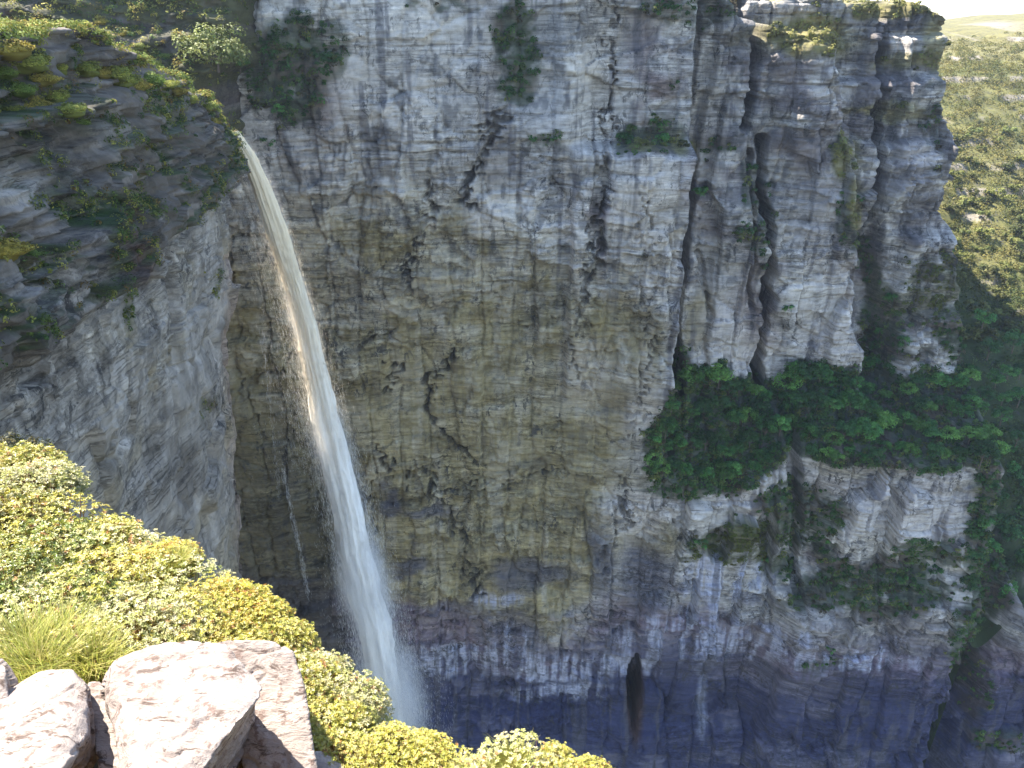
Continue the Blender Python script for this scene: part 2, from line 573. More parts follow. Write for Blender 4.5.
ROUGH = ROUGH + FA + FB * (.35 + .8 * BRK) + FC * (.2 + .9 * BRK) - 1.0 * JOINT - 1.6 * GRV * (.25 + .75 * smooth_zone) + PIL * np.where(X > 54, 2.6, 1.3) - 1.6 * JP * np.where(X > 54, 1, .6)
CR = 0
CR = crack_depth(wxp + 10 * (HB - .5) + 8 * (HC - .5), wyp + 8 * (HC - .5))
FW = BASE - 1.15 * ST * smooth_zone - ROUGH * (.55 + .45 * smooth_zone) + CR + 1.5 * np.clip(rid, 0, 1) * smooth_zone
_xq = X + 1.0 * fbm(X / 5, Z / 6, 3, 99)
FW = FW + 30 * sstep(54.4, 55.0, _xq) * (1 - sstep(0, .7, _xq - 55.6 - np.interp(Z, [-128, -100, -66, -50], [7.5, 5.0, 2.2, .6]))) * sstep(-50, -56, Z) * sstep(-136, -126, Z)
ZT = ztop_f(X)
over = np.maximum(Z - ZT, 0)
YW = FW + np.where(X > 172, np.minimum(over * 6.0, 60), over * 6.0)
ZW = np.minimum(Z, ZT) + np.where(X > 172, np.minimum(over, 10), over) * (0.04 + .12 * vn2(X / 5, Z / 3, 67))


def wall_hit(px, py):
    """first point of the back wall met by the ray through a survey pixel"""
    for Y in np.arange(200, 420, 0.5):
        p = at(px, py, Y)
        i = int(round((p[2] + 345) / 367 * (NZ - 1)))
        j = int(round((p[0] + 150) / 405 * (NX - 1)))
        if 0 <= i < NZ and 0 <= j < NX and FW[i, j] <= Y and p[2] < ZT[i, j]:
            return p
    return at(px, py, 270)


# ---- colour of the rock, from what grows, stains and weathers on it, plus painted light and shade
PX, PY = project(X, FW, Z)
wx = PX + 16 * fbm(X / 16, Z / 20, 4, 71) + 6 * fbm(X / 4, Z / 4, 3, 72)
wy = PY + 16 * fbm(X / 20, Z / 14, 4, 73) + 6 * fbm(X / 4, Z / 3, 3, 74)
n_big = fbm(X / 30, Z / 22, 4, 75)
n_mid = fbm(X / 9, Z / 6, 4, 76)
n_fin = fbm(X / 2.2, Z / 1.3, 3, 77)
n_vert = fbm(X / 2.5, Z / 40, 4, 78)
C = np.zeros(X.shape + (3,)) + np.array([0.385, 0.355, 0.318])
C = mix(C, [0.50, 0.46, 0.405], sstep(0.0, .5, n_big) * .8)
C = mix(C, [0.25, 0.215, 0.19], sstep(0.1, .6, -n_big + .4 * n_mid) * .8)
C = C * (.86 + .28 * HB)[..., None] * (1 + (HC - .5) * .22 * BRK)[..., None] * (1 - .35 * GRV)[..., None] * (.88 + .24 * HA)[..., None]
# ochre-olive algae zone
ot = np.interp(wx, [240, 300, 350, 450, 520, 560, 600, 640, 700], [240, 215, 205, 215, 240, 280, 290, 285, 300])
ob = np.interp(wx, [240, 350, 420, 480, 560, 600, 640], [640, 620, 600, 622, 628, 590, 540])
och = sstep(-75, 60, wy - ot) * (1 - sstep(-12, 14, wy - ob)) * (1 - sstep(575, 675, wx + .05 * (wy - 400)))
och = och * (0.60 + .40 * sstep(-.35, .25, n_mid + .6 * n_big + (wy - 330) / 260))
och = np.clip(och * 1.15, 0, 1)
och = och * (.72 + .28 * sstep(-.3, .2, n_vert + .6 * n_mid))
C = mix(C, [0.27, 0.222, 0.105], och * .90)
C = mix(C, [0.15, 0.115, 0.05], och * sstep(0.1, .6, n_mid + .5 * n_fin) * .7)
C = mix(C, [0.42, 0.345, 0.17], och * sstep(0.15, .6, -n_mid) * .6)
C = C * (.86 + .28 * HC)[..., None]
for e in ((650, 340, 22, 45), (625, 300, 14, 30), (700, 320, 12, 30), (660, 535, 26, 22), (640, 610, 22, 10), (870, 470, 60, 9), (970, 490, 30, 10), (600, 350, 20, 40), (740, 655, 25, 8)):
    C = mix(C, [0.21, 0.165, 0.065], ell(wx, wy, *e) * .75)
# pale washed streaks
for e in ((575, 240, 7, 75, .5), (572, 190, 8, 40), (650, 230, 36, 75), (480, 210, 18, 24), (590, 380, 24, 40), (360, 90, 60, 60), (440, 60, 45, 60), (610, 50, 20, 50), (650, 400, 10, 60)):
    C = mix(C, [0.52, 0.46, 0.385], ell(wx, wy, *e[:4], .6) * .6 * (.6 + .6 * HB))
for e in ((740, 330, 40, 45), (825, 230, 30, 60), (830, 350, 35, 40), (925, 170, 22, 60), (860, 500, 70, 40), (930, 500, 50, 40), (640, 510, 30, 26), (745, 500, 30, 16), (700, 200, 14, 40), (1005, 600, 20, 20), (1005, 690, 16, 16)):
    C = mix(C, [0.45, 0.405, 0.375], ell(wx, wy, *e, .55) * .65 * (.6 + .6 * HB))
# rusty and violet-brown stains
for e in ((602, 215, 8, 60), (655, 110, 20, 40), (720, 180, 30, 60), (800, 130, 40, 45), (760, 290, 22, 60), (860, 250, 20, 60), (930, 240, 22, 40), (860, 120, 25, 30), (720, 480, 26, 12), (820, 560, 22, 14), (300, 100, 40, 30), (660, 60, 30, 60), (770, 60, 50, 40), (900, 60, 40, 40)):
    C = mix(C, [0.17, 0.125, 0.115], ell(wx, wy, *e, .6) * .75 * sstep(-.5, .3, n_mid))
dkr = np.clip(sstep(690, 720, wx) * (1 - sstep(150, 330, wy)) * .75 + sstep(690, 730, wx) * sstep(540, 600, wy) * .8 + sstep(860, 900, wx) * (1 - sstep(330, 420, wy)) * .5, 0, 1)
C = mix(C, [0.150, 0.138, 0.138], dkr * sstep(-.45, .25, n_mid + .6 * n_big) * .85)
# wet dark foot of the wall, the skylight's blue-violet painted into its colour
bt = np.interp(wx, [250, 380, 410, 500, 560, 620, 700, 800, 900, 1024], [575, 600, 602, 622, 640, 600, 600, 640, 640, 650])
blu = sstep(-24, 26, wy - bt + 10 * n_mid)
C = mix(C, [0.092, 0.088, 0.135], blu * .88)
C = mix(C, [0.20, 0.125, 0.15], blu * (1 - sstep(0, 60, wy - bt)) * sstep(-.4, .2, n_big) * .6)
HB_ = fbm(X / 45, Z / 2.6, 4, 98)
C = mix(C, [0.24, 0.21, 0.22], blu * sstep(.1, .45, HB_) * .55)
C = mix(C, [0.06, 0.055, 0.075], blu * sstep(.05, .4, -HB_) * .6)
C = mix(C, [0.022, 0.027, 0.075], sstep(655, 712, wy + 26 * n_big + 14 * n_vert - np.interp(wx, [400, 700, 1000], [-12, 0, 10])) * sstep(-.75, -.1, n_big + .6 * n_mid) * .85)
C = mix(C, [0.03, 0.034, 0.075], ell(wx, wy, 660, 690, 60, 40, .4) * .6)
C = mix(C, [0.15, 0.14, 0.17], sstep(738, 752, wy) * sstep(-.2, .3, n_mid) * .5)
for e in ((455, 655, 48, 14), (512, 650, 28, 16), (540, 668, 20, 8), (500, 600, 26, 10), (720, 575, 40, 30), (600, 665, 60, 14), (690, 630, 60, 26), (780, 640, 50, 14), (560, 690, 50, 8), (850, 660, 60, 10)):
    C = mix(C, [0.40, 0.41, 0.50], ell(wx, wy, *e, .5) * .9 * sstep(-.3, .3, n_vert + .4 * n_mid))
for e in ((528, 575, 34, 16), (650, 575, 26, 36), (600, 560, 14, 40), (530, 450, 0.1, 1), (388, 500, 10, 20), (430, 510, 30, 8), (415, 560, 20, 8)):
    C = mix(C, [0.085, 0.085, 0.12], ell(wx, wy, *e, .5) * .7)
C = mix(C, [0.42, 0.43, 0.50], ell(PX + 5 * n_mid, PY, 702, 705, 5, 30, .7) * .45 * sstep(-.4, .2, n_vert))
C = mix(C, [0.05, 0.028, 0.022], ell(PX + 2 * n_mid, PY, 635, 700, 9, 44, .3) * .9)
# dark wet rock behind the falling water
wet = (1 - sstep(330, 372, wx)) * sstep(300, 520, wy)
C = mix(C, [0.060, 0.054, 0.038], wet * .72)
# dark lichen curtains and tufts
C = mix(C, [0.085, 0.08, 0.09], sstep(.22, .55, n_vert + .35 * n_mid) * (1 - .6 * och) * .62)
C = mix(C, [0.07, 0.07, 0.075], sstep(.30, .5, fbm(X / 3.2, Z / 4.5, 3, 85)) * (1 - sstep(240, 330, wy)) * .55)
C = mix(C, [0.06, 0.055, 0.05], np.clip(CR / 3.0, 0, 1) * .7 * sstep(-.6, .0, n_mid))  # shade inside the cracks, darkened into the rock colour

# ---- where plants cover the wall
VEG_E = [(522, 40, 27, 55, 1), (516, 85, 18, 26, .9), (285, 70, 48, 62, 1), (330, 55, 22, 40, .8), (440, 3, 40, 12, .8), (545, 143, 26, 11, .9), (560, 136, 10, 10, .8),
         (650, 147, 42, 13, 1), (672, 135, 22, 18, .8), (690, 2, 60, 22, .7), (672, 70, 14, 26, .5), (755, 205, 18, 55, .75), (722, 150, 26, 14, .7), (766, 245, 14, 40, .6),
         (718, 205, 20, 24, .5), (845, 155, 16, 26, .9), (800, 35, 48, 18, 1), (850, 215, 14, 40, .8), (880, 330, 26, 60, 1), (868, 270, 14, 40, .9), (905, 300, 28, 40, .7), (930, 290, 46, 40, .75),
         (960, 330, 30, 60, .9), (905, 8, 60, 9, 1), (900, 60, 20, 16, .6), (940, 120, 16, 70, .6), (930, 60, 20, 12, .8), (640, 262, 20, 4, .6), (655, 440, 14, 20, .9), (920, 360, 40, 26, .6),
         (735, 545, 34, 26, 1), (790, 520, 28, 44, 1), (825, 530, 20, 40, .95), (770, 555, 30, 26, .9), (870, 585, 90, 26, 1), (930, 560, 34, 22, .9), (820, 600, 50, 16, .9),
         (985, 560, 26, 90, 1), (965, 640, 26, 46, .9), (985, 690, 22, 34, .6), (828, 655, 18, 24, .7), (1000, 740, 40, 14, .7), (695, 545, 10, 24, .8), (880, 735, 30, 8, .3), (690, 480, 60, 14, .9), (885, 383, 40, 18, 1), (985, 430, 20, 60, 1), (940, 470, 30, 10, .7)]
VEG = np.zeros(X.shape)
for e in VEG_E:
    VEG = np.maximum(VEG, e[4] * ell(wx, wy, e[0], e[1], e[2], e[3], .35))
zl_, zb_ = ip(X, ZL), ip(X, ZB)
bench = sstep(46, 50, X) * (1 - sstep(176, 178, X)) * sstep(-5, 1, Z - zl_) * (1 - sstep(2, 9, Z - zb_ - 9 * fbm(X / 7, Z * 0, 4, 42) - 3))
VEG = np.maximum(VEG, bench * 1.35)
VEG = np.maximum(VEG, sstep(-1.5, .5, Z - ZT) * .9)
VEG = np.clip(VEG, 0, 1) * sstep(-.55, .1, n_mid + .4 * n_fin + (VEG - .75) * 1.5)
vdark = mix(np.zeros(X.shape + (3,)) + np.array([0.030, 0.046, 0.016]), [0.075, 0.055, 0.03], sstep(0, .5, n_mid))
olive = ell(wx, wy, 930, 290, 60, 30, .5) + ell(wx, wy, 730, 550, 40, 24, .5)
vdark = mix(vdark, [0.10, 0.095, 0.022], np.clip(olive, 0, 1) * .6)
C = C * (1 - VEG[..., None] * .85) + vdark * VEG[..., None] * .85
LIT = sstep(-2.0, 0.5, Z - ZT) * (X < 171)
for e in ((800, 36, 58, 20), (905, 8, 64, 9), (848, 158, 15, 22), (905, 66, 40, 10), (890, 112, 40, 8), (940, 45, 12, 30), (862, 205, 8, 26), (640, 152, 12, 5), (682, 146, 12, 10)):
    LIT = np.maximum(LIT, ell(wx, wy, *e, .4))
C = mix(C, [0.22, 0.19, 0.07], LIT * .7)  # yellow heath tint on ledge tops, their sunlight painted into the colour
C = np.clip(C * (1 + .10 * n_fin)[..., None], 0.004, 1)
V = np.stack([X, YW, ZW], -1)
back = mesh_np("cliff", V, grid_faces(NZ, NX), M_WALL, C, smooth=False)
tag(back, "towering grey and ochre layered rock wall across the gorge behind the waterfall", "cliff", kind="structure")

# ================================================================== plants growing as a mat on the back wall
ii = np.argwhere((VEG > .35) & (X > -112) & (X < 240) & (Z < ZT + 3))
w_ = VEG[ii[:, 0], ii[:, 1]] * (1 + 1.2 * np.clip(bench[ii[:, 0], ii[:, 1]], 0, 1))
pick = RNG.choice(len(ii), size=4600, p=w_ / w_.sum())
PER = 30
cs = ii[pick]
cc0 = V[cs[:, 0], cs[:, 1]] + RNG.normal(size=(len(cs), 3)) * .3
cr0 = RNG.uniform(.5, 1.9, len(cs)) * (.5 + .5 * VEG[cs[:, 0], cs[:, 1]])
q = unit(RNG.normal(size=(len(cs), PER, 3)))
q[..., 1] = -np.abs(q[..., 1]) * .8
q[..., 2] = np.where(q[..., 2] < -.3, -q[..., 2], q[..., 2])
P = (cc0[:, None] + q * cr0[:, None, None] * RNG.uniform(.7, 1.1, (len(cs), PER, 1))).reshape(-1, 3)
N = unit(q.reshape(-1, 3) + RNG.normal(size=P.shape) * .35 + [0, -.1, .35])
sel = np.repeat(cs, PER, 0)
sz = RNG.uniform(.45, 1.05, len(P))
LV, LF = leaf_cloud(P, N, sz, RNG, .6)
pal = np.array([[.04, .085, .022], [.06, .115, .03], [.09, .125, .034], [.075, .062, .034], [.13, .14, .036]])
lc = np.repeat(pal[RNG.choice(5, len(cs), p=[.3, .28, .2, .12, .1])] * RNG.uniform(.7, 1.3, (len(cs), 1)), PER, 0) * RNG.uniform(.7, 1.35, (len(P), 1))
ol = np.clip(olive, 0, 1)[sel[:, 0], sel[:, 1]][:, None]
lc = lc * (1 - ol * .7) + np.array([.12, .115, .025]) * ol * .7
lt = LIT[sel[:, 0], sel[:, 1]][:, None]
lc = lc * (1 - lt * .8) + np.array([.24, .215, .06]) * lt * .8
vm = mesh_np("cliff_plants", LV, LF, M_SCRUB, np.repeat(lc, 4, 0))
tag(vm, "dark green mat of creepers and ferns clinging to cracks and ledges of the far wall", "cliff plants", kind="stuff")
# ================================================================== left cliff: sheet along a plan curve
plan = np.array([(-51, 25), (-53.5, 85), (-55.5, 130), (-58.2, 160), (-59.6, 168), (-63, 174), (-70, 178), (-90, 184), (-150, 196)], float)
seglen = np.r_[0, np.cumsum(np.hypot(*np.diff(plan, axis=0).T))]
S_TOT = seglen[-1]
NS, NV = 620, 560
s_lin = np.r_[np.linspace(0, 158, 520), np.linspace(158.6, S_TOT, 100)]
cxp, cyp = np.interp(s_lin, seglen, plan[:, 0]), np.interp(s_lin, seglen, plan[:, 1])
k_ = np.ones(15) / 15
cx_s = np.convolve(np.pad(cxp, 7, 'edge'), k_, 'valid')
cy_s = np.convolve(np.pad(cyp, 7, 'edge'), k_, 'valid')
tx, ty = np.gradient(cx_s), np.gradient(cy_s)
tl = np.hypot(tx, ty)
nx_, ny_ = ty / tl, -tx / tl
v_lin = np.r_[np.linspace(-235, -60, 200), np.linspace(-59.4, -2, 300), np.linspace(-1.5, 40, 60)]   # height, then inland over the rim
S, VZ = np.meshgrid(s_lin, v_lin)
YS = np.broadcast_to(cy_s, S.shape)
rim = np.interp(S, [0, 75, 98, 125, 142, 146, 150, 160, 230], [-2, -2.5, -4.5, -13, -22, -25.5, -25.5, -25.5, -24]) + 1.1 * fbm(S / 6, S * 0, 3, 201)
OUT = 0.30 * (-33 - np.clip(VZ, -60, -33))
OUTL = -0.10 * np.clip(-33 - VZ, 0, 1e3) - 1.2 * sstep(-31, -36, VZ)
terr = np.clip(VZ + 29, 0, None)
stepw = 2.9
tq = terr + 1.0 * fbm(S / 12, VZ / 8, 2, 202) + .02 * (S - 100)
ts = np.floor(tq / stepw) * stepw + stepw * sstep(.62, .95, (tq / stepw) % 1.0)
D = np.where(VZ < -33, OUTL, 3.8 * sstep(-34.2, -32.2, VZ) * (1 - .75 * sstep(120, 150, S)) - 0.36 * ts * (1 - .5 * sstep(128, 150, S)))
STL, BL, FL = strata(S, VZ, seed=300, dip=0.0, amp=0.8)
up_m = sstep(-40, -30, VZ)
US = S + 2.0 * fbm(S / 7, VZ / 7, 4, 230)
UV_ = VZ + 1.5 * fbm(S / 8, VZ / 6, 4, 231) + .22 * S * (1 - up_m)
GA, KA, IA = facets(US, UV_, 12, 9, 1.0, .35, 800)
GB, KB, IB = facets(US, UV_ + 2, 4.6, 3.0, .5, .5, 810)
GC, KC, IC = facets(US + 1, UV_, 2.4, 1.2, .18, .5, 820)
LED = 2.6 * vn2(S / 16 + BL * 3.7, BL * 5.3, 233) + 1.3 * vn2(S / 7 + FL * 1.7, FL * 3.1, 234)
D = D + LED * up_m + STL * (0.35 + 1.1 * up_m) + (.45 + .4 * up_m) * fbm(S / 7, VZ / 6, 4, 203) + 1.6 * fbm(S / 24, VZ / 25, 2, 204) + (GA + GB * (.45 + .55 * up_m) + GC * (.35 + .5 * up_m)) * (.9 - .2 * up_m) - .6 * np.clip(.8 * KA + .5 * KB, 0, 1) * sstep(-.2, .3, fbm(S / 9, VZ / 9, 2, 232))
D = D + (-2.6) * (1 - sstep(1.0, 3.0, np.abs(S - 104 - .25 * (VZ + 40) + 1.5 * fbm(S / 4, VZ / 5, 2, 205)))) * sstep(-62, -50, VZ) * (1 - sstep(-36, -30, VZ))
ov = np.maximum(VZ - rim, 0)
D = D - ov * 1.5
ZZ = np.minimum(VZ, rim) + ov * (.02 + .06 * fbm(S / 8, VZ / 6, 3, 206)) + np.clip(ov - 3, 0, 99) * 0.16
XL, YL = cx_s[None, :] + nx_[None, :] * D, cy_s[None, :] + ny_[None, :] * D
VL = np.stack([XL, YL, ZZ], -1)
lpx, lpy = project(XL, np.maximum(YL, 5), ZZ)
lw = lpx + 8 * fbm(S / 8, VZ / 8, 3, 210)
lh = lpy + 8 * fbm(S / 8, VZ / 8, 3, 211)
m_big, m_mid, m_fin = fbm(S / 20, VZ / 16, 4, 212), fbm(S / 6, VZ / 4, 4, 213), fbm(S / 1.6, VZ / 1.2, 3, 214)
m_diag = fbm(S / 3.0, VZ / 30, 4, 215)
CLc = (np.zeros(S.shape + (3,)) + np.array([0.255, 0.225, 0.19])) * (.85 + .3 * IB)[..., None] * (.9 + .2 * IC)[..., None]
CLc = mix(CLc, [0.39, 0.35, 0.305], sstep(-.1, .45, m_diag + .3 * m_mid) * .8)
CLc = mix(CLc, [0.12, 0.10, 0.08], sstep(.1, .55, m_big + .4 * m_mid) * .7)
CLc = mix(CLc, [0.28, 0.22, 0.12], sstep(.1, .5, -m_big + .3 * m_mid) * .45)
CLc = mix(CLc, [0.50, 0.455, 0.40], sstep(.2, .5, fbm(S / 1.8, VZ / 14, 3, 216)) * sstep(-75, -40, VZ) * .5)
CLc = mix(CLc, [0.30, 0.225, 0.185], sstep(132, 148, S) * sstep(-40, -60, VZ) * .5)
CLc = mix(CLc, [0.075, 0.058, 0.042], up_m * .85)
CLc = mix(CLc, [0.30, 0.255, 0.215], up_m * .6 * sstep(.22, .5, m_mid + 1.0 * (hashf(FL, seed=5) - .5)) * .8)
CLc = mix(CLc, [0.09, 0.05, 0.035], ell(lw, lh, 140, 260, 14, 26, .5) * .8)
CLc = mix(CLc, [0.36, 0.33, 0.30], ell(lw, lh, 60, 290, 60, 26, .6) * .45)
CLc = mix(CLc, [0.40, 0.36, 0.31], ell(lw, lh, 20, 190, 26, 24, .6) * .6)
dzdv = np.gradient(D, axis=0) / np.gradient(VZ, axis=0)
flat = sstep(-.5, -1.8, dzdv)
mossn = sstep(-.35, .15, fbm(S / 7, VZ / 5, 3, 217))
LVEG = np.maximum(up_m * (0.8 * flat + .6 * sstep(-.2, .2, m_mid)) * mossn, sstep(0.0, 1.0, ov))
for e in ((125, 205, 26, 22, 1), (70, 190, 34, 18, .8), (120, 245, 14, 40, .9), (85, 215, 30, 20, .8), (225, 205, 8, 14, .0), (125, 290, 9, 36, .8), (215, 280, 8, 14, .7), (210, 405, 10, 8, .8), (195, 420, 10, 14, .5),
          (30, 160, 40, 12, .8), (60, 110, 50, 30, .6), (170, 130, 60, 30, .55), (230, 160, 14, 14, .7), (10, 180, 20, 10, .5), (210, 95, 30, 20, .5)):
    LVEG = np.maximum(LVEG, e[4] * ell(lw, lh, *e[:4], .5))
LVEG = LVEG * sstep(-.5, .1, m_mid + m_fin * .4 + (LVEG - .6))
LVEG[(S > 144) & (VZ > -36)] *= .35
mossc = mix(np.zeros(S.shape + (3,)) + np.array([0.035, 0.05, 0.016]), [0.10, 0.055, 0.02], sstep(.1, .5, fbm(S / 9, VZ / 6, 3, 218)) * .6)
CLc = CLc * (1 - LVEG[..., None] * .8) + mossc * LVEG[..., None] * .8
wetl = ell(S, VZ, 152, -25, 9, 4, .5)
CLc = mix(CLc, [0.30, 0.25, 0.17], wetl * .5)
CLc = np.clip(CLc * (1 + .14 * m_fin)[..., None], .004, 1)
left = mesh_np("cliff", VL, grid_faces(len(v_lin), len(s_lin)), M_LEFT, CLc)
tag(left, "brown-grey overhanging cliff on the left that the waterfall leaps from", "cliff", kind="structure")


def left_hit(px, py):
    """visible point of the left cliff nearest to a survey pixel"""
    d = np.hypot(lpx - px, lpy - py)
    d = np.where(S < 160, d, 1e6)
    m = d < max(1.5, d.min() + .3)
    dist = np.where(m, np.sqrt(XL ** 2 + YL ** 2 + ZZ ** 2), 1e9)
    i = np.unravel_index(np.argmin(dist), d.shape)
    return VL[i].copy()


ii = np.argwhere((LVEG > .25) & (S < 175) & (S > 30) & (VZ > -75))
w_ = LVEG[ii[:, 0], ii[:, 1]]
cs = ii[RNG.choice(len(ii), size=4600, p=w_ / w_.sum())]
PER = 26
nn0 = unit(np.stack([nx_[cs[:, 1]], ny_[cs[:, 1]], np.full(len(cs), .9)], 1))
q = unit(RNG.normal(size=(len(cs), PER, 3)))
q = q * np.where((q * nn0[:, None]).sum(-1, keepdims=True) < -.2, -1, 1)
cr0 = RNG.uniform(.22, .95, len(cs)) * (.6 + .5 * LVEG[cs[:, 0], cs[:, 1]])
P = ((VL[cs[:, 0], cs[:, 1]] + RNG.normal(size=(len(cs), 3)) * .12)[:, None] + q * cr0[:, None, None] * RNG.uniform(.7, 1.1, (len(cs), PER, 1))).reshape(-1, 3)
N = unit(q.reshape(-1, 3) + RNG.normal(size=P.shape) * .35 + [0, 0, .3])
LV, LF = leaf_cloud(P, N, RNG.uniform(.18, .42, len(P)), RNG, .5)
pal = np.array([[.05, .085, .02], [.09, .125, .025], [.16, .17, .035], [.16, .10, .03], [.27, .25, .05]])
lc = np.repeat(pal[RNG.choice(5, len(cs), p=[.22, .26, .24, .10, .18])] * RNG.uniform(.75, 1.3, (len(cs), 1)), PER, 0) * RNG.uniform(.75, 1.3, (len(P), 1))
# thick sunlit heath along the rim and on the flat ground behind it
rimw = np.exp(-((VZ - rim - .3) / np.where(VZ > rim, 9.0, 2.2)) ** 2) * (S < 141) * (S > 60) * sstep(-.35, .1, fbm(S / 5, VZ / 4, 3, 240) + .25 * (VZ > rim))
ii = np.argwhere(rimw > .08)
w_ = rimw[ii[:, 0], ii[:, 1]]
cs = ii[RNG.choice(len(ii), size=2300, p=w_ / w_.sum())]
q = unit(RNG.normal(size=(len(cs), PER, 3)))
q[..., 2] = np.abs(q[..., 2])
cr0 = RNG.uniform(.3, 1.25, len(cs))
P = ((VL[cs[:, 0], cs[:, 1]] + RNG.normal(size=(len(cs), 3)) * .15)[:, None] + q * (cr0[:, None, None] * RNG.uniform(.75, 1.1, (len(cs), PER, 1))) * [1, 1, .85]).reshape(-1, 3)
N = unit(q.reshape(-1, 3) + RNG.normal(size=P.shape) * .35 + [0, 0, .3])
LV2, LF2 = leaf_cloud(P, N, RNG.uniform(.22, .5, len(P)), RNG, .5)
pal2 = np.array([[.20, .23, .045], [.27, .27, .05], [.15, .19, .04], [.33, .26, .06], [.11, .15, .03]])
lc2 = np.repeat(pal2[RNG.choice(5, len(cs))] * RNG.uniform(.75, 1.25, (len(cs), 1)), PER, 0) * RNG.uniform(.75, 1.25, (len(P), 1))
LF = np.concatenate([LF, LF2 + len(LV)])
LV = np.concatenate([LV, LV2])
lc = np.concatenate([lc, lc2])
lm = mesh_np("cliff_plants", LV, LF, M_SCRUB, np.repeat(lc, 4, 0))
tag(lm, "mossy ferns and grasses matting the ledges of the left cliff", "cliff plants", kind="stuff")

# ================================================================== terraced bank above and behind the lip
NXT, NZT = 330, 260
xt = np.linspace(-215, -44, NXT)
zt_ = np.linspace(-50, 40, NZT)
XT, ZT2 = np.meshgrid(xt, zt_)
zq = ZT2 + 0.22 * (XT + 95) + 2.0 * fbm(XT / 20, ZT2 / 15, 3, 401)
zq = zq + 3.5 * fbm(XT / 26, ZT2 / 30, 3, 412)
lev = np.cumsum(np.random.default_rng(8).uniform(2.5, 9.5, 40)) - 90
kq = np.clip(np.searchsorted(lev, zq), 1, 39)
fq = (zq - lev[kq - 1]) / (lev[kq] - lev[kq - 1])
tq = kq + fq
hgt = lev[kq - 1] + (lev[kq] - lev[kq - 1]) * sstep(.6, .97, fq)
FT = 194 + (hgt + 50) * .62 - 1.2 * facets(XT, ZT2, 6, 3.5, .8, .5, 440)[0] - facets(XT, ZT2, 2.4, 1.4, .4, .6, 450)[0] + 2.0 * fbm(XT / 14, ZT2 / 10, 3, 402) - strata(XT, ZT2, 420, 0.22, .9)[0] + .6 * fbm(XT / 4, ZT2 / 3, 3, 403)
FT = FT + 75 * sstep(-70, -57, XT - .5 * ZT2 + 5 * fbm(ZT2 / 7, XT / 7, 3, 404)) + 40 * sstep(-40, -49, ZT2) * sstep(-78, -66, XT)
rt = 13 + 2 * fbm(XT / 9, XT * 0, 3, 405)
ovt = np.maximum(ZT2 - rt, 0)
YT, ZTT = FT + ovt * 5, np.minimum(ZT2, rt) + ovt * .15
tpx, tpy = project(XT, FT, ZT2)
t_mid, t_fin = fbm(XT / 6, ZT2 / 4, 4, 406), fbm(XT / 2, ZT2 / 2, 3, 407)
CT = np.zeros(XT.shape + (3,)) + np.array([0.085, 0.068, 0.06])
CT = mix(CT, [0.22, 0.195, 0.18], sstep(.1, .5, t_mid + .3 * t_fin) * .6)
CT = mix(CT, [0.11, 0.07, 0.06], sstep(-80, -62, XT) * .6)
tflat = sstep(.5, .7, tq % 1.0)
TV = np.maximum(.9 * tflat * sstep(-.4, .1, fbm(XT / 9, ZT2 / 9, 3, 408)), .9 * sstep(-.25, .1, fbm(XT / 10, ZT2 / 8, 4, 409)))
TV = np.maximum(TV, .9 * sstep(-84, -70, XT) * sstep(-.3, .2, fbm(XT / 7, ZT2 / 7, 3, 411)))
CT = mix(CT, [0.07, 0.07, 0.022], TV * .9)
CT = np.clip(CT * (1 + .15 * t_fin)[..., None], .004, 1)
VT = np.stack([XT, YT, ZTT], -1)
ter_o = mesh_np("cliff", VT, grid_faces(NZT, NXT), M_LEFT, CT)
tag(ter_o, "stepped mossy rock terraces rising behind the brink of the waterfall", "cliff", kind="structure")
ii = np.argwhere((TV > .3) & (XT < -52) & (XT > -175))
w_ = TV[ii[:, 0], ii[:, 1]]
cs = ii[RNG.choice(len(ii), size=4000, p=w_ / w_.sum())]
q = unit(RNG.normal(size=(len(cs), PER, 3)))
q[..., 2] = np.abs(q[..., 2])
cr0 = RNG.uniform(.5, 1.7, len(cs))
P = ((VT[cs[:, 0], cs[:, 1]] + RNG.normal(size=(len(cs), 3)) * .2)[:, None] + q * cr0[:, None, None] * RNG.uniform(.7, 1.1, (len(cs), PER, 1))).reshape(-1, 3)
N = unit(q.reshape(-1, 3) + RNG.normal(size=P.shape) * .35 + [0, 0, .3])
LV, LF = leaf_cloud(P, N, RNG.uniform(.35, .8, len(P)), RNG, .55)
dk = sstep(-82, -68, P[:, 0])[:, None]
pal = np.array([[.06, .10, .025], [.11, .15, .03], [.21, .21, .045], [.26, .19, .045], [.33, .29, .06]])
lc = np.repeat(pal[RNG.choice(5, len(cs), p=[.18, .22, .26, .12, .22])] * RNG.uniform(.75, 1.3, (len(cs), 1)), PER, 0) * RNG.uniform(.75, 1.3, (len(P), 1))
lc = lc * (1 - dk) + dk * pal[RNG.choice(3, len(P))] * .7
tm = mesh_np("terrace_plants", LV, LF, M_SCRUB, np.repeat(lc, 4, 0))
tag(tm, "green and golden heath covering the terraces behind the brink", "heath plants", kind="stuff")


def terr_hit(px, py):
    for Y in np.arange(150, 300, 0.4):
        p = at(px, py, Y)
        i, j = int(round((p[2] + 50) / 90 * (NZT - 1))), int(round((p[0] + 215) / 171 * (NXT - 1)))
        if 0 <= i < NZT and 0 <= j < NXT and FT[i, j] <= Y:
            return p
    return at(px, py, 210)


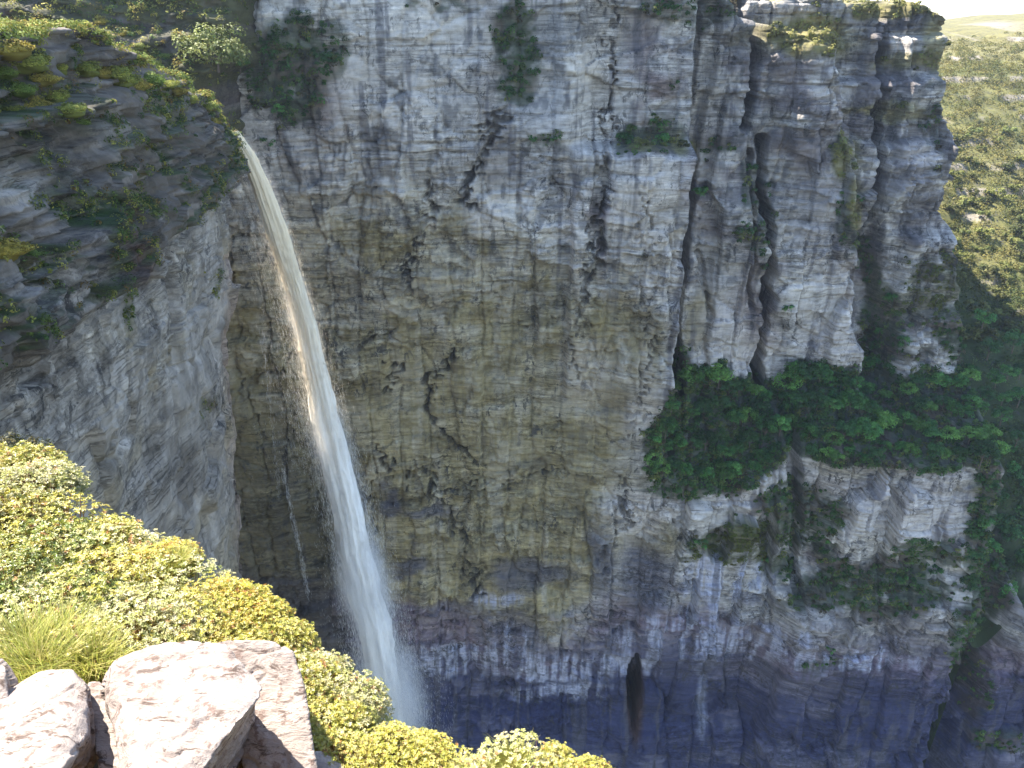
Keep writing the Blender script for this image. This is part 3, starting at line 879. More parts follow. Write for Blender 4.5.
# ================================================================== hillside to the right and the plateau to the horizon
def hill(x, y):
    yy = y - 0.10 * (x - 220)
    z = ip(yy, [(200, -250), (236, -206), (285, -158), (315, -138), (345, -122), (450, -80), (560, -42), (660, -34), (900, -27), (1500, -70), (6000, -260)])
    z = z + 4 * fbm(x / 45, y / 45, 4, 501) + 0.05 * np.clip(x - 250, 0, 400) * sstep(500, 800, y)
    tz = z / 9.0
    z = z * .75 + .25 * 9.0 * (np.floor(tz) + sstep(.6, .95, tz % 1.0))
    return z - 38 * .55 * np.exp(-((x - 181) / 8.5) ** 2) * (1 - sstep(300, 380, y))


xh = np.r_[np.linspace(150, 420, 220), np.linspace(424, 4000, 80)]
yh = np.r_[np.linspace(232, 700, 300), np.linspace(706, 6000, 80)]
XH, YH = np.meshgrid(xh, yh)
ZH = hill(XH, YH)
ZH = np.where(XH < 176, np.minimum(ZH, ip(YH, [(232, -330), (290, -330), (310, -150), (400, -100), (6000, 0)])), ZH)
hp, hq = project(XH, YH, ZH)
h_n = fbm(XH / 20, YH / 30, 4, 502)
CH = np.zeros(XH.shape + (3,)) + np.array([0.105, 0.10, 0.032])
CH = mix(CH, [0.13, 0.115, 0.042], sstep(560, 640, YH) * .8)
CH = mix(CH, [0.035, 0.05, 0.018], (1 - sstep(320, 372, YH)) * .95)  # dark gully green, with the buttress's shade put into the ground colour
CH = mix(CH, [0.06, 0.072, 0.02], sstep(0, .4, h_n) * .7 * (1 - sstep(600, 660, YH)))
stp = (ZH / 9.0) % 1.0
CH = mix(CH, [0.27, 0.23, 0.20], sstep(.55, .65, stp) * (1 - sstep(.9, .95, stp)) * sstep(.05, .35, fbm(XH / 15, YH / 25, 3, 503)) * .7)
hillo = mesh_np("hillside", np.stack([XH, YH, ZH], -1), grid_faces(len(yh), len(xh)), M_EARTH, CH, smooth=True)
tag(hillo, "sunlit scrub-covered hillside rising to the plateau at the upper right", "hillside", kind="structure")

# plateau behind the walls and the gorge floor
xp, yp = np.linspace(-3000, 160, 90), np.r_[np.linspace(318, 700, 40), np.linspace(720, 6000, 40)]
XP, YP = np.meshgrid(xp, yp)
ZP = ip(YP, [(300, 2), (700, 6), (6000, -120)]) + 3 * fbm(XP / 90, YP / 90, 3, 510)
ZP = np.where(XP > 100, np.minimum(ZP, -2 - (XP - 100) * .2), ZP)
po = mesh_np("plateau", np.stack([XP, YP, ZP], -1), grid_faces(len(yp), len(xp)), M_EARTH, np.zeros(XP.shape + (3,)) + np.array([.14, .125, .05]), smooth=True)
tag(po, "flat grassy plateau stretching away behind the top of the far wall", "plateau", kind="structure")
xg, yg = np.linspace(-400, 400, 120), np.linspace(-200, 330, 80)
XG, YG = np.meshgrid(xg, yg)
ZG = -338 + 6 * fbm(XG / 25, YG / 25, 4, 515)
go = mesh_np("gorge_floor", np.stack([XG, YG, ZG], -1), grid_faces(80, 120), M_EARTH, np.zeros(XG.shape + (3,)) + np.array([.07, .075, .05]), smooth=True)
tag(go, "shadowed stony floor of the gorge at the foot of the walls", "gorge floor", kind="structure")

# ================================================================== the waterfall
PATH = [(233, 131), (248, 156), (262, 190), (276, 228), (291, 275), (305, 328), (320, 395), (336, 460), (351, 525), (366, 590), (378, 650), (390, 705), (399, 745)]
HALF = [6, 8, 9, 11, 10, 11, 13, 15, 17, 20, 23, 27, 30]
pp = np.array([at(a, b, 173.0) for a, b in PATH])
plen = np.r_[0, np.cumsum(np.linalg.norm(np.diff(pp, axis=0), axis=1))]
hm = np.array([h * (np.dot(p, [0, CP, -SP])) / FPX for h, p in zip(HALF, pp)])
LTOT = plen[-1]


def fall_path(d):
    return np.stack([np.interp(d, plen, pp[:, k]) for k in range(3)], 1)


def streaks(n, spread, seed, bias, wlo, whi, llo, lhi, dmin=0.0, dmax=1.0, power=1.0, shift=0.0, cream=1.0):
    r = np.random.default_rng(seed)
    d = LTOT * (dmin + (dmax - dmin) * r.uniform(0, 1, n) ** power)
    c = fall_path(d)
    hw = np.interp(d, plen, hm)
    # ropes: the water falls in bunches that keep their place across the column
    lane = r.normal(size=n) * .50
    rope = 0.28 * np.sin(lane * 9 + d / 11.0) * r.uniform(.3, 1, n)
    off = (lane + rope * .5) * spread + shift + bias * np.abs(r.normal(size=n))
    dep = r.normal(size=n) * .55 * spread
    P = c.copy()
    P[:, 0] += off * hw
    P[:, 1] += dep * hw
    ahead = fall_path(np.minimum(d + 3, LTOT)) - fall_path(np.maximum(d - 3, 0))
    t = unit(ahead + r.normal(size=P.shape) * .12)
    L = r.uniform(llo, lhi, n) * np.interp(d, [0, LTOT], [.8, 1.25])
    W = r.uniform(wlo, whi, n)
    a = r.uniform(0, PI, n)
    side = unit(np.stack([np.cos(a), np.sin(a), np.zeros(n)], 1))
    s2 = unit(np.cross(t, side))
    ring = [P - t * L[:, None] * .5]
    for k in range(4):
        q = side if k % 2 == 0 else s2
        ring.append(P + (1 if k < 2 else -1) * q * W[:, None] * .5 + t * L[:, None] * .12)
    ring.append(P + t * L[:, None] * .5)
    V = np.stack(ring, 1).reshape(-1, 3)
    base = (np.arange(n) * 6)[:, None]
    tri = np.array([[0, 1, 2], [0, 2, 3], [0, 3, 4], [0, 4, 1], [5, 2, 1], [5, 3, 2], [5, 4, 3], [5, 1, 4]])
    F = (base[:, :, None] + tri[None]).reshape(-1, 3)
    u = np.clip(d / LTOT, 0, 1)[:, None]
    ca = np.array([.85, .72, .50]) * cream + np.array([.86, .85, .84]) * (1 - cream)
    cb = np.array([.92, .90, .87])
    cc = ca + (cb - ca) * sstep(.1, .62, u)
    cc = cc * r.uniform(.86, 1.06, (n, 1))
    return V, F, np.repeat(cc, 6, 0)


_t = NT("falling_water")
_t.link(_t.attr(), _t.b.inputs["Base Color"])
_t.b.inputs["Roughness"].default_value = 0.4
_tr = _t.new("ShaderNodeBsdfTranslucent")
_t.link(_t.attr(), _tr.inputs[0])
_mx = _t.new("ShaderNodeMixShader")
_mx.inputs[0].default_value = 0.25
_t.link(_t.b.outputs[0], _mx.inputs[1])
_t.link(_tr.outputs[0], _mx.inputs[2])
_t.link(_mx.outputs[0], _t.out.inputs[0])
M_WATER = _t.m
_t = NT("white_water")
_n = _t.noise(_t.coords((.9, .9, .09)), 1.0, 6, .65)
_t.link(_t.scale_col(_t.attr(), _t.ramp(_n, .3, .7, .86, 1.05)), _t.b.inputs["Base Color"])
_t.b.inputs["Roughness"].default_value = .6
_t.bump(_n, .5, .6)
M_CORE = _t.m

wf = empty("waterfall", tuple(pp[0]))
tag(wf, "tall narrow waterfall leaping from the left cliff and blowing into white spray", "waterfall")


def wpart(name, V, F, c):
    o = mesh_np(name, V - pp[0], F, M_WATER, c)
    o.parent = wf
    return o


# the dense body of the fall: a ragged, roped tube that thins out downwards
NR, NA = 900, 56
dr = np.linspace(0, LTOT * .97, NR)
an = np.linspace(0, 2 * PI, NA, endpoint=False)
cc_ = fall_path(dr)
wr = np.interp(dr, plen, hm) * np.interp(dr / LTOT, [0, .04, .4, .75, .97], [.85, .95, .90, .75, .30])
DA, DR = np.meshgrid(an, dr)
rope = .20 * fbm(np.cos(DA) * 2.6 + 5, DR / 16 + np.sin(DA) * 2.6, 4, 901) + .30 * fbm(np.cos(DA) * 6, DR / 26 + 9 + np.sin(DA) * 6, 4, 902) + .16 * fbm(DA * 0 + np.cos(DA) * 14, DR / 9 + np.sin(DA) * 14, 3, 903)
rr_ = wr[:, None] * (.92 + 1.0 * rope)
wob = wr[:, None] * .22 * fbm(DR / 14, DR * 0, 3, 904)
VC = np.stack([cc_[:, None, 0] + rr_ * np.cos(DA) + wob, cc_[:, None, 1] + rr_ * np.sin(DA) * .8, np.broadcast_to(cc_[:, None, 2], DA.shape)], -1)
ii_ = np.arange(NR - 1)[:, None] * NA + np.arange(NA)[None]
jj_ = np.arange(NR - 1)[:, None] * NA + (np.arange(NA)[None] + 1) % NA
uu_ = np.clip(DR / LTOT, 0, 1)[..., None]
cw = np.array([.85, .70, .47]) + (np.array([.93, .91, .87]) - np.array([.85, .70, .47])) * sstep(.06, .55, uu_)
core = mesh_np("water_column", VC.reshape(-1, 3) - pp[0], np.stack([ii_, jj_, jj_ + NA, ii_ + NA], -1).reshape(-1, 4), M_CORE, cw, smooth=True)
core.parent = wf
wpart("water_streaks", *streaks(60000, .85, 1, 0.0, .03, .08, .6, 2.2, 0, 1, .62))
a_ = streaks(60000, 1.35, 2, 0.12, .012, .035, .5, 1.8, .12, 1, .65)
wpart("spray", *a_)
# thin veil blown back along the rock at the top, and two threads lower down
b_ = streaks(6000, .9, 3, -1.3, .010, .022, .6, 2.0, .02, .46, 1.0, -.6, .35)
wpart("spray_veil", *b_)


def thread(pts, n, w, seed):
    r = np.random.default_rng(seed)
    q = np.array([at(a, b, 176.0) for a, b in pts])
    ln = np.r_[0, np.cumsum(np.linalg.norm(np.diff(q, axis=0), axis=1))]
    d = r.uniform(0, ln[-1], n)
    P = np.stack([np.interp(d, ln, q[:, k]) for k in range(3)], 1) + r.normal(size=(n, 3)) * [.35, .35, .5]
    t = unit(np.broadcast_to(q[-1] - q[0], P.shape) + r.normal(size=P.shape) * .8)
    side = unit(np.cross(t, r.normal(size=P.shape)))
    V, F = [], []
    L = r.uniform(.8, 2.4, n)[:, None]
    V = np.stack([P - t * L * .5, P + side * w, P + t * L * .5, P - side * w], 1).reshape(-1, 3)
    return V, np.arange(4 * n).reshape(-1, 4), np.full((4 * n, 3), .75)


wpart("water_thread", *thread([(283, 470), (292, 515), (302, 560), (309, 598)], 700, .014, 5))
wpart("water_thread", *thread([(296, 400), (318, 480), (336, 560), (345, 610)], 600, .012, 6))
wpart("water_thread", *thread([(262, 330), (272, 420), (280, 500)], 300, .010, 7))

# drifting mist round the lower column
t = NT("spray_mist")
t.n.remove(t.b)
pv = t.new("ShaderNodeVolumePrincipled")
pv.inputs["Color"].default_value = (.97, .98, 1, 1)
tc = t.new("ShaderNodeTexCoord")
nz = t.noise(t.coords((1.6, 1.6, 1.2)), 1.0, 4, .6, .5)
att = t.new("ShaderNodeVectorMath", operation='LENGTH')
mp = t.new("ShaderNodeMapping")
mp.inputs["Location"].default_value = (-1, -1, -1)
mp.inputs["Scale"].default_value = (2, 2, 2)
t.link(tc.outputs["Generated"], mp.inputs[0])
t.link(mp.outputs[0], att.inputs[0])
fall = t.ramp(att.outputs["Value"], 0.05, 1.0, 1.0, 0.0)
den = t.math('MULTIPLY', t.math('MULTIPLY', fall, fall), t.ramp(nz, .35, .7, 0.0, 1.0))
t.link(t.math('MULTIPLY', den, 0.42), pv.inputs["Density"])
t.link(pv.outputs[0], t.out.inputs["Volume"])
bm = bmesh.new()
bmesh.ops.create_icosphere(bm, subdivisions=4, radius=1.0)
me = bpy.data.meshes.new("mist")
bm.to_mesh(me)
bm.free()
me.materials.append(t.m)
axis = unit((pp[-1] - pp[4])[None])[0]
for kk, (i0, rx, rl) in enumerate(((3, 1.25, 22), (5, 1.3, 26), (7, 1.35, 28), (9, 1.4, 30), (11, 1.35, 34))):
    mist = bpy.data.objects.new("mist", me)
    COL.objects.link(mist)
    mist.parent = wf
    mist.location = Vector(pp[i0] - pp[0])
    w0 = float(hm[i0])
    mist.scale = (w0 * rx * 1.5, w0 * rx * 1.3, rl)
    ax_ = unit((pp[min(i0 + 1, 12)] - pp[i0 - 1])[None])[0]
    mist.rotation_euler = Vector(-ax_).to_track_quat('Z', 'Y').to_euler()
# ================================================================== trees
def tree_mesh(seed, height, rad, n_clump, per, leaf, pal, crown_lo=.35, squash=.8):
    """a tapered trunk with limbs to leaf clumps; crown (leaves) and trunk meshes, origin at the foot"""
    r = np.random.default_rng(seed)
    cl = []
    while len(cl) < n_clump:
        q = r.normal(size=3)
        q = q / np.linalg.norm(q) * r.uniform(.35, 1) ** .5
        if q[2] < -.55: continue
        cl.append([q[0] * rad, q[1] * rad, height * (crown_lo + (1 - crown_lo) * (.42 + .5 * q[2]))])
    cl = np.array(cl)
    cr = rad * r.uniform(.28, .46, n_clump)
    P, N, c = [], [], []
    for k in range(n_clump):
        q = unit(r.normal(size=(per, 3)))
        q[:, 2] = np.where(q[:, 2] < -.35, -q[:, 2], q[:, 2])
        lump = 1 + .35 * vn3(q[:, 0] * 2.2, q[:, 1] * 2.2, q[:, 2] * 2.2, seed + k)
        P.append(cl[k] + q * cr[k] * (lump * r.uniform(.72, 1.08, per))[:, None] * [1, 1, squash])
        N.append(unit(q + r.normal(size=(per, 3)) * .35 + [0, 0, .35]))
        tone = np.array(pal[r.integers(len(pal))]) * r.uniform(.75, 1.3)
        c.append(tone * r.uniform(.7, 1.35, (per, 1)))
    P, N, c = np.concatenate(P), np.concatenate(N), np.concatenate(c)
    V, F = leaf_cloud(P, N, r.uniform(.6, 1.25, len(P)) * leaf, r, .6)
    paths = []
    top = height * (crown_lo + .25)
    tr = np.array([[0, 0, -.8], [.02 * height, .01 * height, height * .25], [.0, .03 * height, top]])
    paths.append((tr, [height * .035, height * .026, height * .014]))
    for k in range(0, n_clump, 2):
        a = tr[1] * .5 + tr[2] * .5
        paths.append((np.array([a * .8, (a + cl[k]) / 2 + [0, 0, -.05 * height], cl[k]]), [height * .012, height * .008, height * .003]))
    TV, TF = tube_np(paths, 5)
    return (V, F, np.repeat(c, 4, 0)), (TV, TF)


def make_tree(name, *a, **k):
    cr, tr = tree_mesh(*a, **k)
    root = empty(name)
    mesh_np("crown", *cr[:2], M_LEAF, cr[2], parent=root)
    mesh_np("trunk", *tr, M_BARK, smooth=True, parent=root)
    return root


DARK = [(.065, .169, .036), (.091, .208, .046), (.055, .143, .039)]
MID = [(.117, .234, .046), (.156, .273, .055), (.098, .202, .039)]
BLUISH = [(.05, .115, .034), (.065, .14, .04), (.042, .10, .032)]
PROTO = [("dark green", make_tree("broadleaf_tree", 11, 9.5, 4.6, 15, 95, .75, DARK)), ("mid green", make_tree("broadleaf_tree", 12, 9, 5.0, 16, 95, .75, MID)),
         ("bluish green", make_tree("broadleaf_tree", 13, 10.5, 4.4, 15, 95, .75, BLUISH)), ("dark green", make_tree("broadleaf_tree", 14, 7.5, 4.0, 12, 95, .7, DARK)),
         ("mid green", make_tree("broadleaf_tree", 15, 8.0, 4.2, 13, 95, .7, MID))]
used_proto = set()
ORD = ["first", "second", "third", "fourth", "fifth", "sixth", "seventh", "eighth", "ninth", "tenth", "eleventh", "twelfth", "thirteenth", "fourteenth", "fifteenth", "sixteenth", "seventeenth", "eighteenth", "nineteenth", "twentieth"]


def place(protos, i, loc, rz, sc, **kw):
    root = protos[i][1]
    if id(root) not in used_proto:
        used_proto.add(id(root))
        root.location = loc
        root.rotation_euler = (0, 0, rz)
        root.scale = sc
        return root
    return copy_tree(root, loc, rz, sc)


rt_ = random.Random(5)
SEGS = [(46, 64, "below black crevice"), (64, 84, "below middle buttress, left"), (84, 104, "above central gully"), (104, 126, "below middle buttress, right"),
        (126, 150, "below last buttress"), (150, 175, "at bench right end")]


def wallF(x, z):
    i = int(np.clip(round((z + 345) / 367 * (NZ - 1)), 0, NZ - 1))
    j = int(np.clip(round((x + 150) / 405 * (NX - 1)), 0, NX - 1))
    return FW[i, j]


bench_trees = []
for row, tt in (("front", .10), ("second", .36), ("third", .64), ("back", .94)):
    for x0, x1, where in SEGS:
        n = 4 if x1 - x0 < 22 else 5
        xsn = sorted(x0 + (x1 - x0) * (k + .5 + rt_.uniform(-.3, .3)) / n for k in range(n))
        for k, x in enumerate(xsn):
            z0, z1 = ip(x, ZL), ip(x, ZB) + (9 * fbm(np.array([x / 7]), np.array([0.0]), 4, 42)[0] + 3) * (tt > .5)
            z = z0 + (z1 - z0) * tt
            if x < 53 and row in ("third", "back"): continue
            y = wallF(x, z)
            i = rt_.choices(range(5), [3, 2, 3, 2, 1.5 if x < 150 else 4])[0]
            s = rt_.uniform(.55, 1.0) * (.85 if row == "front" else 1)
            o = place(PROTO, i, (x, y - 1.2, z - 1.8), rt_.uniform(0, 6.28), (s, s, s * rt_.uniform(.9, 1.15)))
            size = "small" if s * PROTO[i][1].children[0].dimensions.z < 6.5 else "tall" if s > 1 else "rounded"
            tag(o, f"{size} {PROTO[i][0]} tree, {ORD[k]} from left, {row} row of bench forest {where}", "tree", "trees of the bench forest half-way up the far wall")

# gully on the far right, in the shade of the last buttress
GUL = [(972, 372), (990, 352), (1010, 372), (1020, 400), (985, 398), (1003, 418), (965, 415), (1018, 440), (992, 444), (1012, 470), (1000, 500), (1020, 510), (985, 525), (1010, 540), (1000, 566), (1022, 560),
       (975, 560), (985, 320), (905, 345), (890, 372), (880, 330), (893, 300), (876, 352)]


def hill_hit(px, py):
    for Y in np.arange(236, 900, 1.0):
        p = at(px, py, Y)
        if p[2] <= hill(np.array([p[0]]), np.array([p[1]]))[0] and p[0] > 176: return p
    return None


def any_hit(px, py):
    w = wall_hit(px, py)
    h = hill_hit(px, py)
    if h is None: return w
    return h if h[1] < w[1] else w


GUL += [(1004, 398), (978, 438), (1022, 372), (1008, 448), (980, 480), (1020, 486), (992, 488), (978, 505), (1002, 530), (1022, 535), (990, 550), (968, 590), (1008, 590), (975, 535), (1015, 345), (998, 380)]
for k, (a, b) in enumerate(GUL):
    p = any_hit(a, b)
    i = [0, 2, 3][k % 3]
    s = rt_.uniform(.6, .95) * (.75 if a < 930 else 1)
    o = place(PROTO, i, (p[0], p[1] + .5, p[2] - 3.0), rt_.uniform(0, 6), (s, s, s))
    if a < 930:
        nm = sorted([g for g in GUL if g[0] < 930], key=lambda g: g[1]).index((a, b))
        tag(o, f"{PROTO[i][0]} tree, {ORD[nm]} from the top in the slot between right-hand buttresses", "tree", "trees in the slot between buttresses")
    else:
        part_ = "upper" if b < 420 else "middle" if b < 500 else "lower"
        nm = sorted([g for g in GUL if g[0] >= 930 and (g[1] < 420, 420 <= g[1] < 500, g[1] >= 500)[("upper", "middle", "lower").index(part_)]], key=lambda g: g[1]).index((a, b))
        tag(o, f"shaded {PROTO[i][0]} tree, {ORD[nm]} from top in the {part_} part of the dark right-hand gully", "tree", "trees in the dark right-hand gully")

# sunlit trees on the hillside: the nearest ones as individuals, the rest as one mass of scrub
YEL = [(.12, .125, .032), (.15, .145, .042), (.10, .11, .028)]
HP = [("yellow-green", make_tree("hillside_tree", 21, 7.0, 4.0, 12, 70, .9, YEL, .2)), ("olive", make_tree("hillside_tree", 22, 6.0, 3.6, 11, 70, .9, [(.08, .095, .026), (.105, .11, .032)], .2))]
ht = []
tries = 0
while len(ht) < 60 and tries < 4000:
    tries += 1
    a, b = rt_.uniform(948, 1030), rt_.uniform(120, 345)
    p = hill_hit(a, b)
    if p is None or p[1] > 480: continue
    if any(math.hypot(a - q[0], (b - q[1])) < 10 for q in ht): continue
    ht.append((a, b, p))
ht.sort(key=lambda q: q[1])
bands = {}
for a, b, p in ht:
    bands.setdefault(int((b - 120) // 25), []).append((a, b, p))
for bi, lst in sorted(bands.items()):
    lst.sort(key=lambda q: q[0])
    for k, (a, b, p) in enumerate(lst):
        i = rt_.randrange(2)
        s = rt_.uniform(.65, 1.2)
        o = place(HP, i, (p[0], p[1], p[2] - .8), rt_.uniform(0, 6), (s, s, s))
        tag(o, f"sunlit {HP[i][0]} tree, {ORD[k]} from left in {ORD[bi]} row down the right hillside", "tree", "sunlit trees on the right-hand hillside")

r = np.random.default_rng(31)
cand = np.stack([r.uniform(176, 640, 14000), 240 + 480 * r.uniform(0, 1, 14000) ** 1.2], 1)
hz = hill(cand[:, 0], cand[:, 1])
cpx, cpy = project(cand[:, 0], cand[:, 1], hz)
keep = (cpx > 925) & (cpx < 1100) & (cpy > 30) & (cpy < 620) & (r.uniform(0, 1, 14000) < np.interp(cand[:, 1], [300, 560, 640, 720], [1, 1, .5, .2]))
cand, hz = cand[keep], hz[keep]
n = len(cand)
per = 46
q = unit(r.normal(size=(n, per, 3)))
q[..., 2] = np.abs(q[..., 2])
R = r.uniform(1.6, 4.8, n)
P = np.stack([cand[:, 0], cand[:, 1], hz - .3], 1)[:, None] + q * R[:, None, None] * r.uniform(.75, 1.1, (n, per, 1)) * [1, 1, .85]
P = P.reshape(-1, 3)
N = unit(q.reshape(-1, 3) + r.normal(size=P.shape) * .4 + [0, 0, .3])
V, F = leaf_cloud(P, N, r.uniform(.6, 1.2, len(P)), r, .6)
tone = np.array([[.115, .11, .028], [.15, .135, .038], [.08, .09, .024], [.17, .145, .045]])[r.integers(0, 4, n)] * r.uniform(.75, 1.25, (n, 1))
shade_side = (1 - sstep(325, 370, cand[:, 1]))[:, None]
tone = tone * (1 - shade_side) + np.array([[.045, .08, .022], [.06, .095, .026], [.085, .11, .03], [.036, .062, .02]])[r.integers(0, 4, n)] * shade_side  # shade beside the buttress painted in as darker scrub tones
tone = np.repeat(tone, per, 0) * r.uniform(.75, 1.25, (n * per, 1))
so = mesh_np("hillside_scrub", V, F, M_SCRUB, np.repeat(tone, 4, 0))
tag(so, "low sunlit scrub covering the right-hand hillside as one mass", "scrub", kind="stuff")

# ---- the pale tree and the cushions at the upper left
pale = make_tree("bushy_tree", 41, 8.0, 5.6, 34, 110, .6, [(.17, .19, .05), (.21, .22, .07), (.13, .15, .04), (.10, .12, .035)], .05, .9)
p = terr_hit(214, 62)
pale.location = (p[0] + 1.5, p[1] - 2, p[2] - 1.4)
pale.scale = (1.3, 1.3, 1.25)
tag(pale, "pale green bushy tree on the terrace above and behind the waterfall brink", "tree")
for k, (a, b, s, lab) in enumerate(((268, 52, .5, "dark tree just right of the pale tree above the brink"), (305, 20, .5, "dark tree at the top edge right of the pale tree"), (330, 60, .45, "small dark tree low on the far wall corner right of the pale tree"),
                                    (280, 110, .45, "dark bushy tree hanging straight above the brink of the waterfall"), (262, 12, .5, "dark tree half hidden behind the pale tree at the top edge"), (246, 92, .42, "small dark tree below the pale tree, just above the brink"), (262, 118, .38, "small dark tree right above the start of the falling water"), (240, 62, .45, "dark tree at the lower right foot of the pale tree"))):
    p = wall_hit(a, b) if a > 265 else terr_hit(a, b)
    o = place(PROTO, k % 3 if k != 1 else 2, (p[0], p[1] - .5, p[2] - 2.5), k * 1.3, (s, s, s))
    tag(o, lab, "tree", "dark trees above the brink")


def cushion_mesh(seed, pal):
    r = np.random.default_rng(seed)
    n = 1500
    q = unit(r.normal(size=(n, 3)))
    q[:, 2] = np.abs(q[:, 2])
    lump = 1 + .45 * vn3(q[:, 0] * 2, q[:, 1] * 2, q[:, 2] * 2, seed) + .10 * vn3(q[:, 0] * 5, q[:, 1] * 5, q[:, 2] * 5, seed + 1)
    P = q * lump[:, None] * [1, 1, .75] * r.uniform(.9, 1.14, (n, 1))
    N = unit(q + r.normal(size=(n, 3)) * .35)
    V, F = leaf_cloud(P, N, r.uniform(.10, .22, n), r, .6)
    c = np.array(pal)[r.integers(0, len(pal), n)] * r.uniform(.75, 1.3, (n, 1))
    # woody core the leaves sit on
    bm = bmesh.new()
    bmesh.ops.create_icosphere(bm, subdivisions=3, radius=.93)
    cv = np.array([v.co[:] for v in bm.verts])
    cf = np.array([[v.index for v in f.verts] for f in bm.faces])
    bm.free()
    u = unit(cv)
    lm = 1 + .45 * vn3(u[:, 0] * 2, u[:, 1] * 2, np.abs(u[:, 2]) * 2, seed)
    cv = cv * lm[:, None] * [1, 1, .72] - [0, 0, .05]
    return V, F, np.repeat(c, 4, 0), cv, cf


def make_cushion(seed, pal):
    V, F, c, cv, cf = cushion_mesh(seed, pal)
    root = empty("cushion_shrub")
    mesh_np("foliage", V, F, M_SCRUB, c, parent=root)
    mesh_np("woody_core", cv, cf, M_SCRUB, np.full((len(cv), 3), 1.0) * np.array(pal[0]) * .5, smooth=True, parent=root)
    return root


CU = [("yellow-green", make_cushion(51, [(.26, .27, .05), (.32, .31, .06), (.20, .23, .045)])), ("bright green", make_cushion(52, [(.16, .22, .04), (.21, .26, .05), (.12, .18, .035)])), ("golden", make_cushion(53, [(.34, .27, .05), (.40, .31, .06), (.27, .22, .045)]))]
CUSH = [  # pixel, radius m, kind, surface, label
    (10, 44, 2.1, 2, "L", "golden cushion shrub at the left edge, near the top of the rim"), (28, 58, 1.8, 0, "L", "yellow-green cushion shrub on the rim, second from the left edge"),
    (42, 74, 1.6, 2, "L", "golden cushion shrub below the rim, third from the left edge"), (22, 84, 1.5, 1, "L", "bright green cushion shrub tucked below the golden ones at the left edge"),
    (66, 60, 2.0, 1, "L", "large bright green cushion shrub on the rim left of centre"), (84, 64, 1.9, 0, "L", "yellow-green cushion shrub on the rim beside the large bright green one"),
    (100, 66, 1.6, 2, "L", "small golden cushion shrub on the rim"), (115, 70, 2.0, 0, "L", "yellow-green cushion shrub half-way along the rim towards the falls"),
    (132, 75, 1.7, 0, "L", "yellow-green cushion shrub right of half-way along the rim"), (152, 76, 2.1, 1, "L", "bright green tufted cushion shrub on the rim, fifth before the brink"),
    (165, 80, 1.6, 0, "L", "yellow-green cushion shrub on the rim, fourth before the brink"), (178, 86, 1.3, 2, "L", "small golden cushion shrub on the rim, third before the brink"),
    (192, 93, 1.4, 0, "L", "small yellow-green cushion shrub on the rim, second before the brink"), (206, 102, 1.5, 0, "L", "yellow-green cushion shrub hanging over the rim next to the brink"),
    (56, 92, 1.5, 0, "L", "yellow-green cushion shrub on the second ledge at the left"), (72, 104, 1.5, 0, "L", "pale yellow-green cushion shrub on the second ledge, right of its twin"),
    (4, 245, 1.9, 2, "L", "golden cushion shrub at the left edge under the broken ledge"), (36, 250, .9, 1, "L", "small bright green cushion shrub beside pale rock at the left edge"),
    (155, 62, 2.0, 1, "T", "bright green cushion shrub on the terrace left of the pale tree"), (125, 30, 2.2, 2, "T", "golden cushion shrub high on the upper terrace"),
    (140, 42, 2.0, 0, "T", "yellow-green cushion shrub on the upper terrace below the golden one"), (102, 18, 2.0, 2, "T", "golden cushion shrub near the top edge of the upper terrace"),
    (166, 52, 1.8, 1, "T", "bright green cushion shrub right beside the pale tree"), (128, 30, 1.5, 0, "T", "small yellow-green cushion shrub among golden ones high on the terrace")]
CUSH += [(58, 62, 1.5, 0, "L", "yellow-green cushion shrub squeezed against the large bright green one"), (92, 70, 1.2, 1, "L", "little bright green cushion shrub under the rim, left of the small golden one"), (108, 74, 1.3, 1, "L", "little bright green cushion shrub under the rim, right of the small golden one"),
         (124, 76, 1.5, 0, "L", "yellow-green cushion shrub just past half-way along the rim"), (141, 80, 1.6, 2, "L", "golden cushion shrub before the bright green tufted one on the rim"), (160, 90, 1.4, 1, "L", "bright green cushion shrub hanging just under the rim before the brink"),
         (2, 66, 1.6, 1, "L", "bright green cushion shrub half cut off by the left edge"), (36, 98, 1.4, 2, "L", "golden cushion shrub on the second ledge near the left edge"), (12, 104, 1.3, 0, "L", "yellow-green cushion shrub on the second ledge at the left edge"),
         (82, 116, 1.2, 1, "L", "little bright green cushion shrub at the right end of the second ledge"), (214, 116, 1.2, 2, "L", "little golden cushion shrub right at the brink")]
for k, (a, b, rr, kd, sf, lab) in enumerate(CUSH):
    p = left_hit(a, b + 4) if sf == "L" else terr_hit(a, b + 3)
    s = rr * .82
    o = place(CU, kd, (p[0] - .2, p[1] + .2, p[2] - .4), k * 2.1, (s * (1 + .07 * (k % 4)), s * (1.45 - .1 * (k % 5)), s * (.7 + .3 * ((k * 37) % 10) / 10)))
    tag(o, lab, "shrub", "cushion shrubs on the left cliff and terraces")

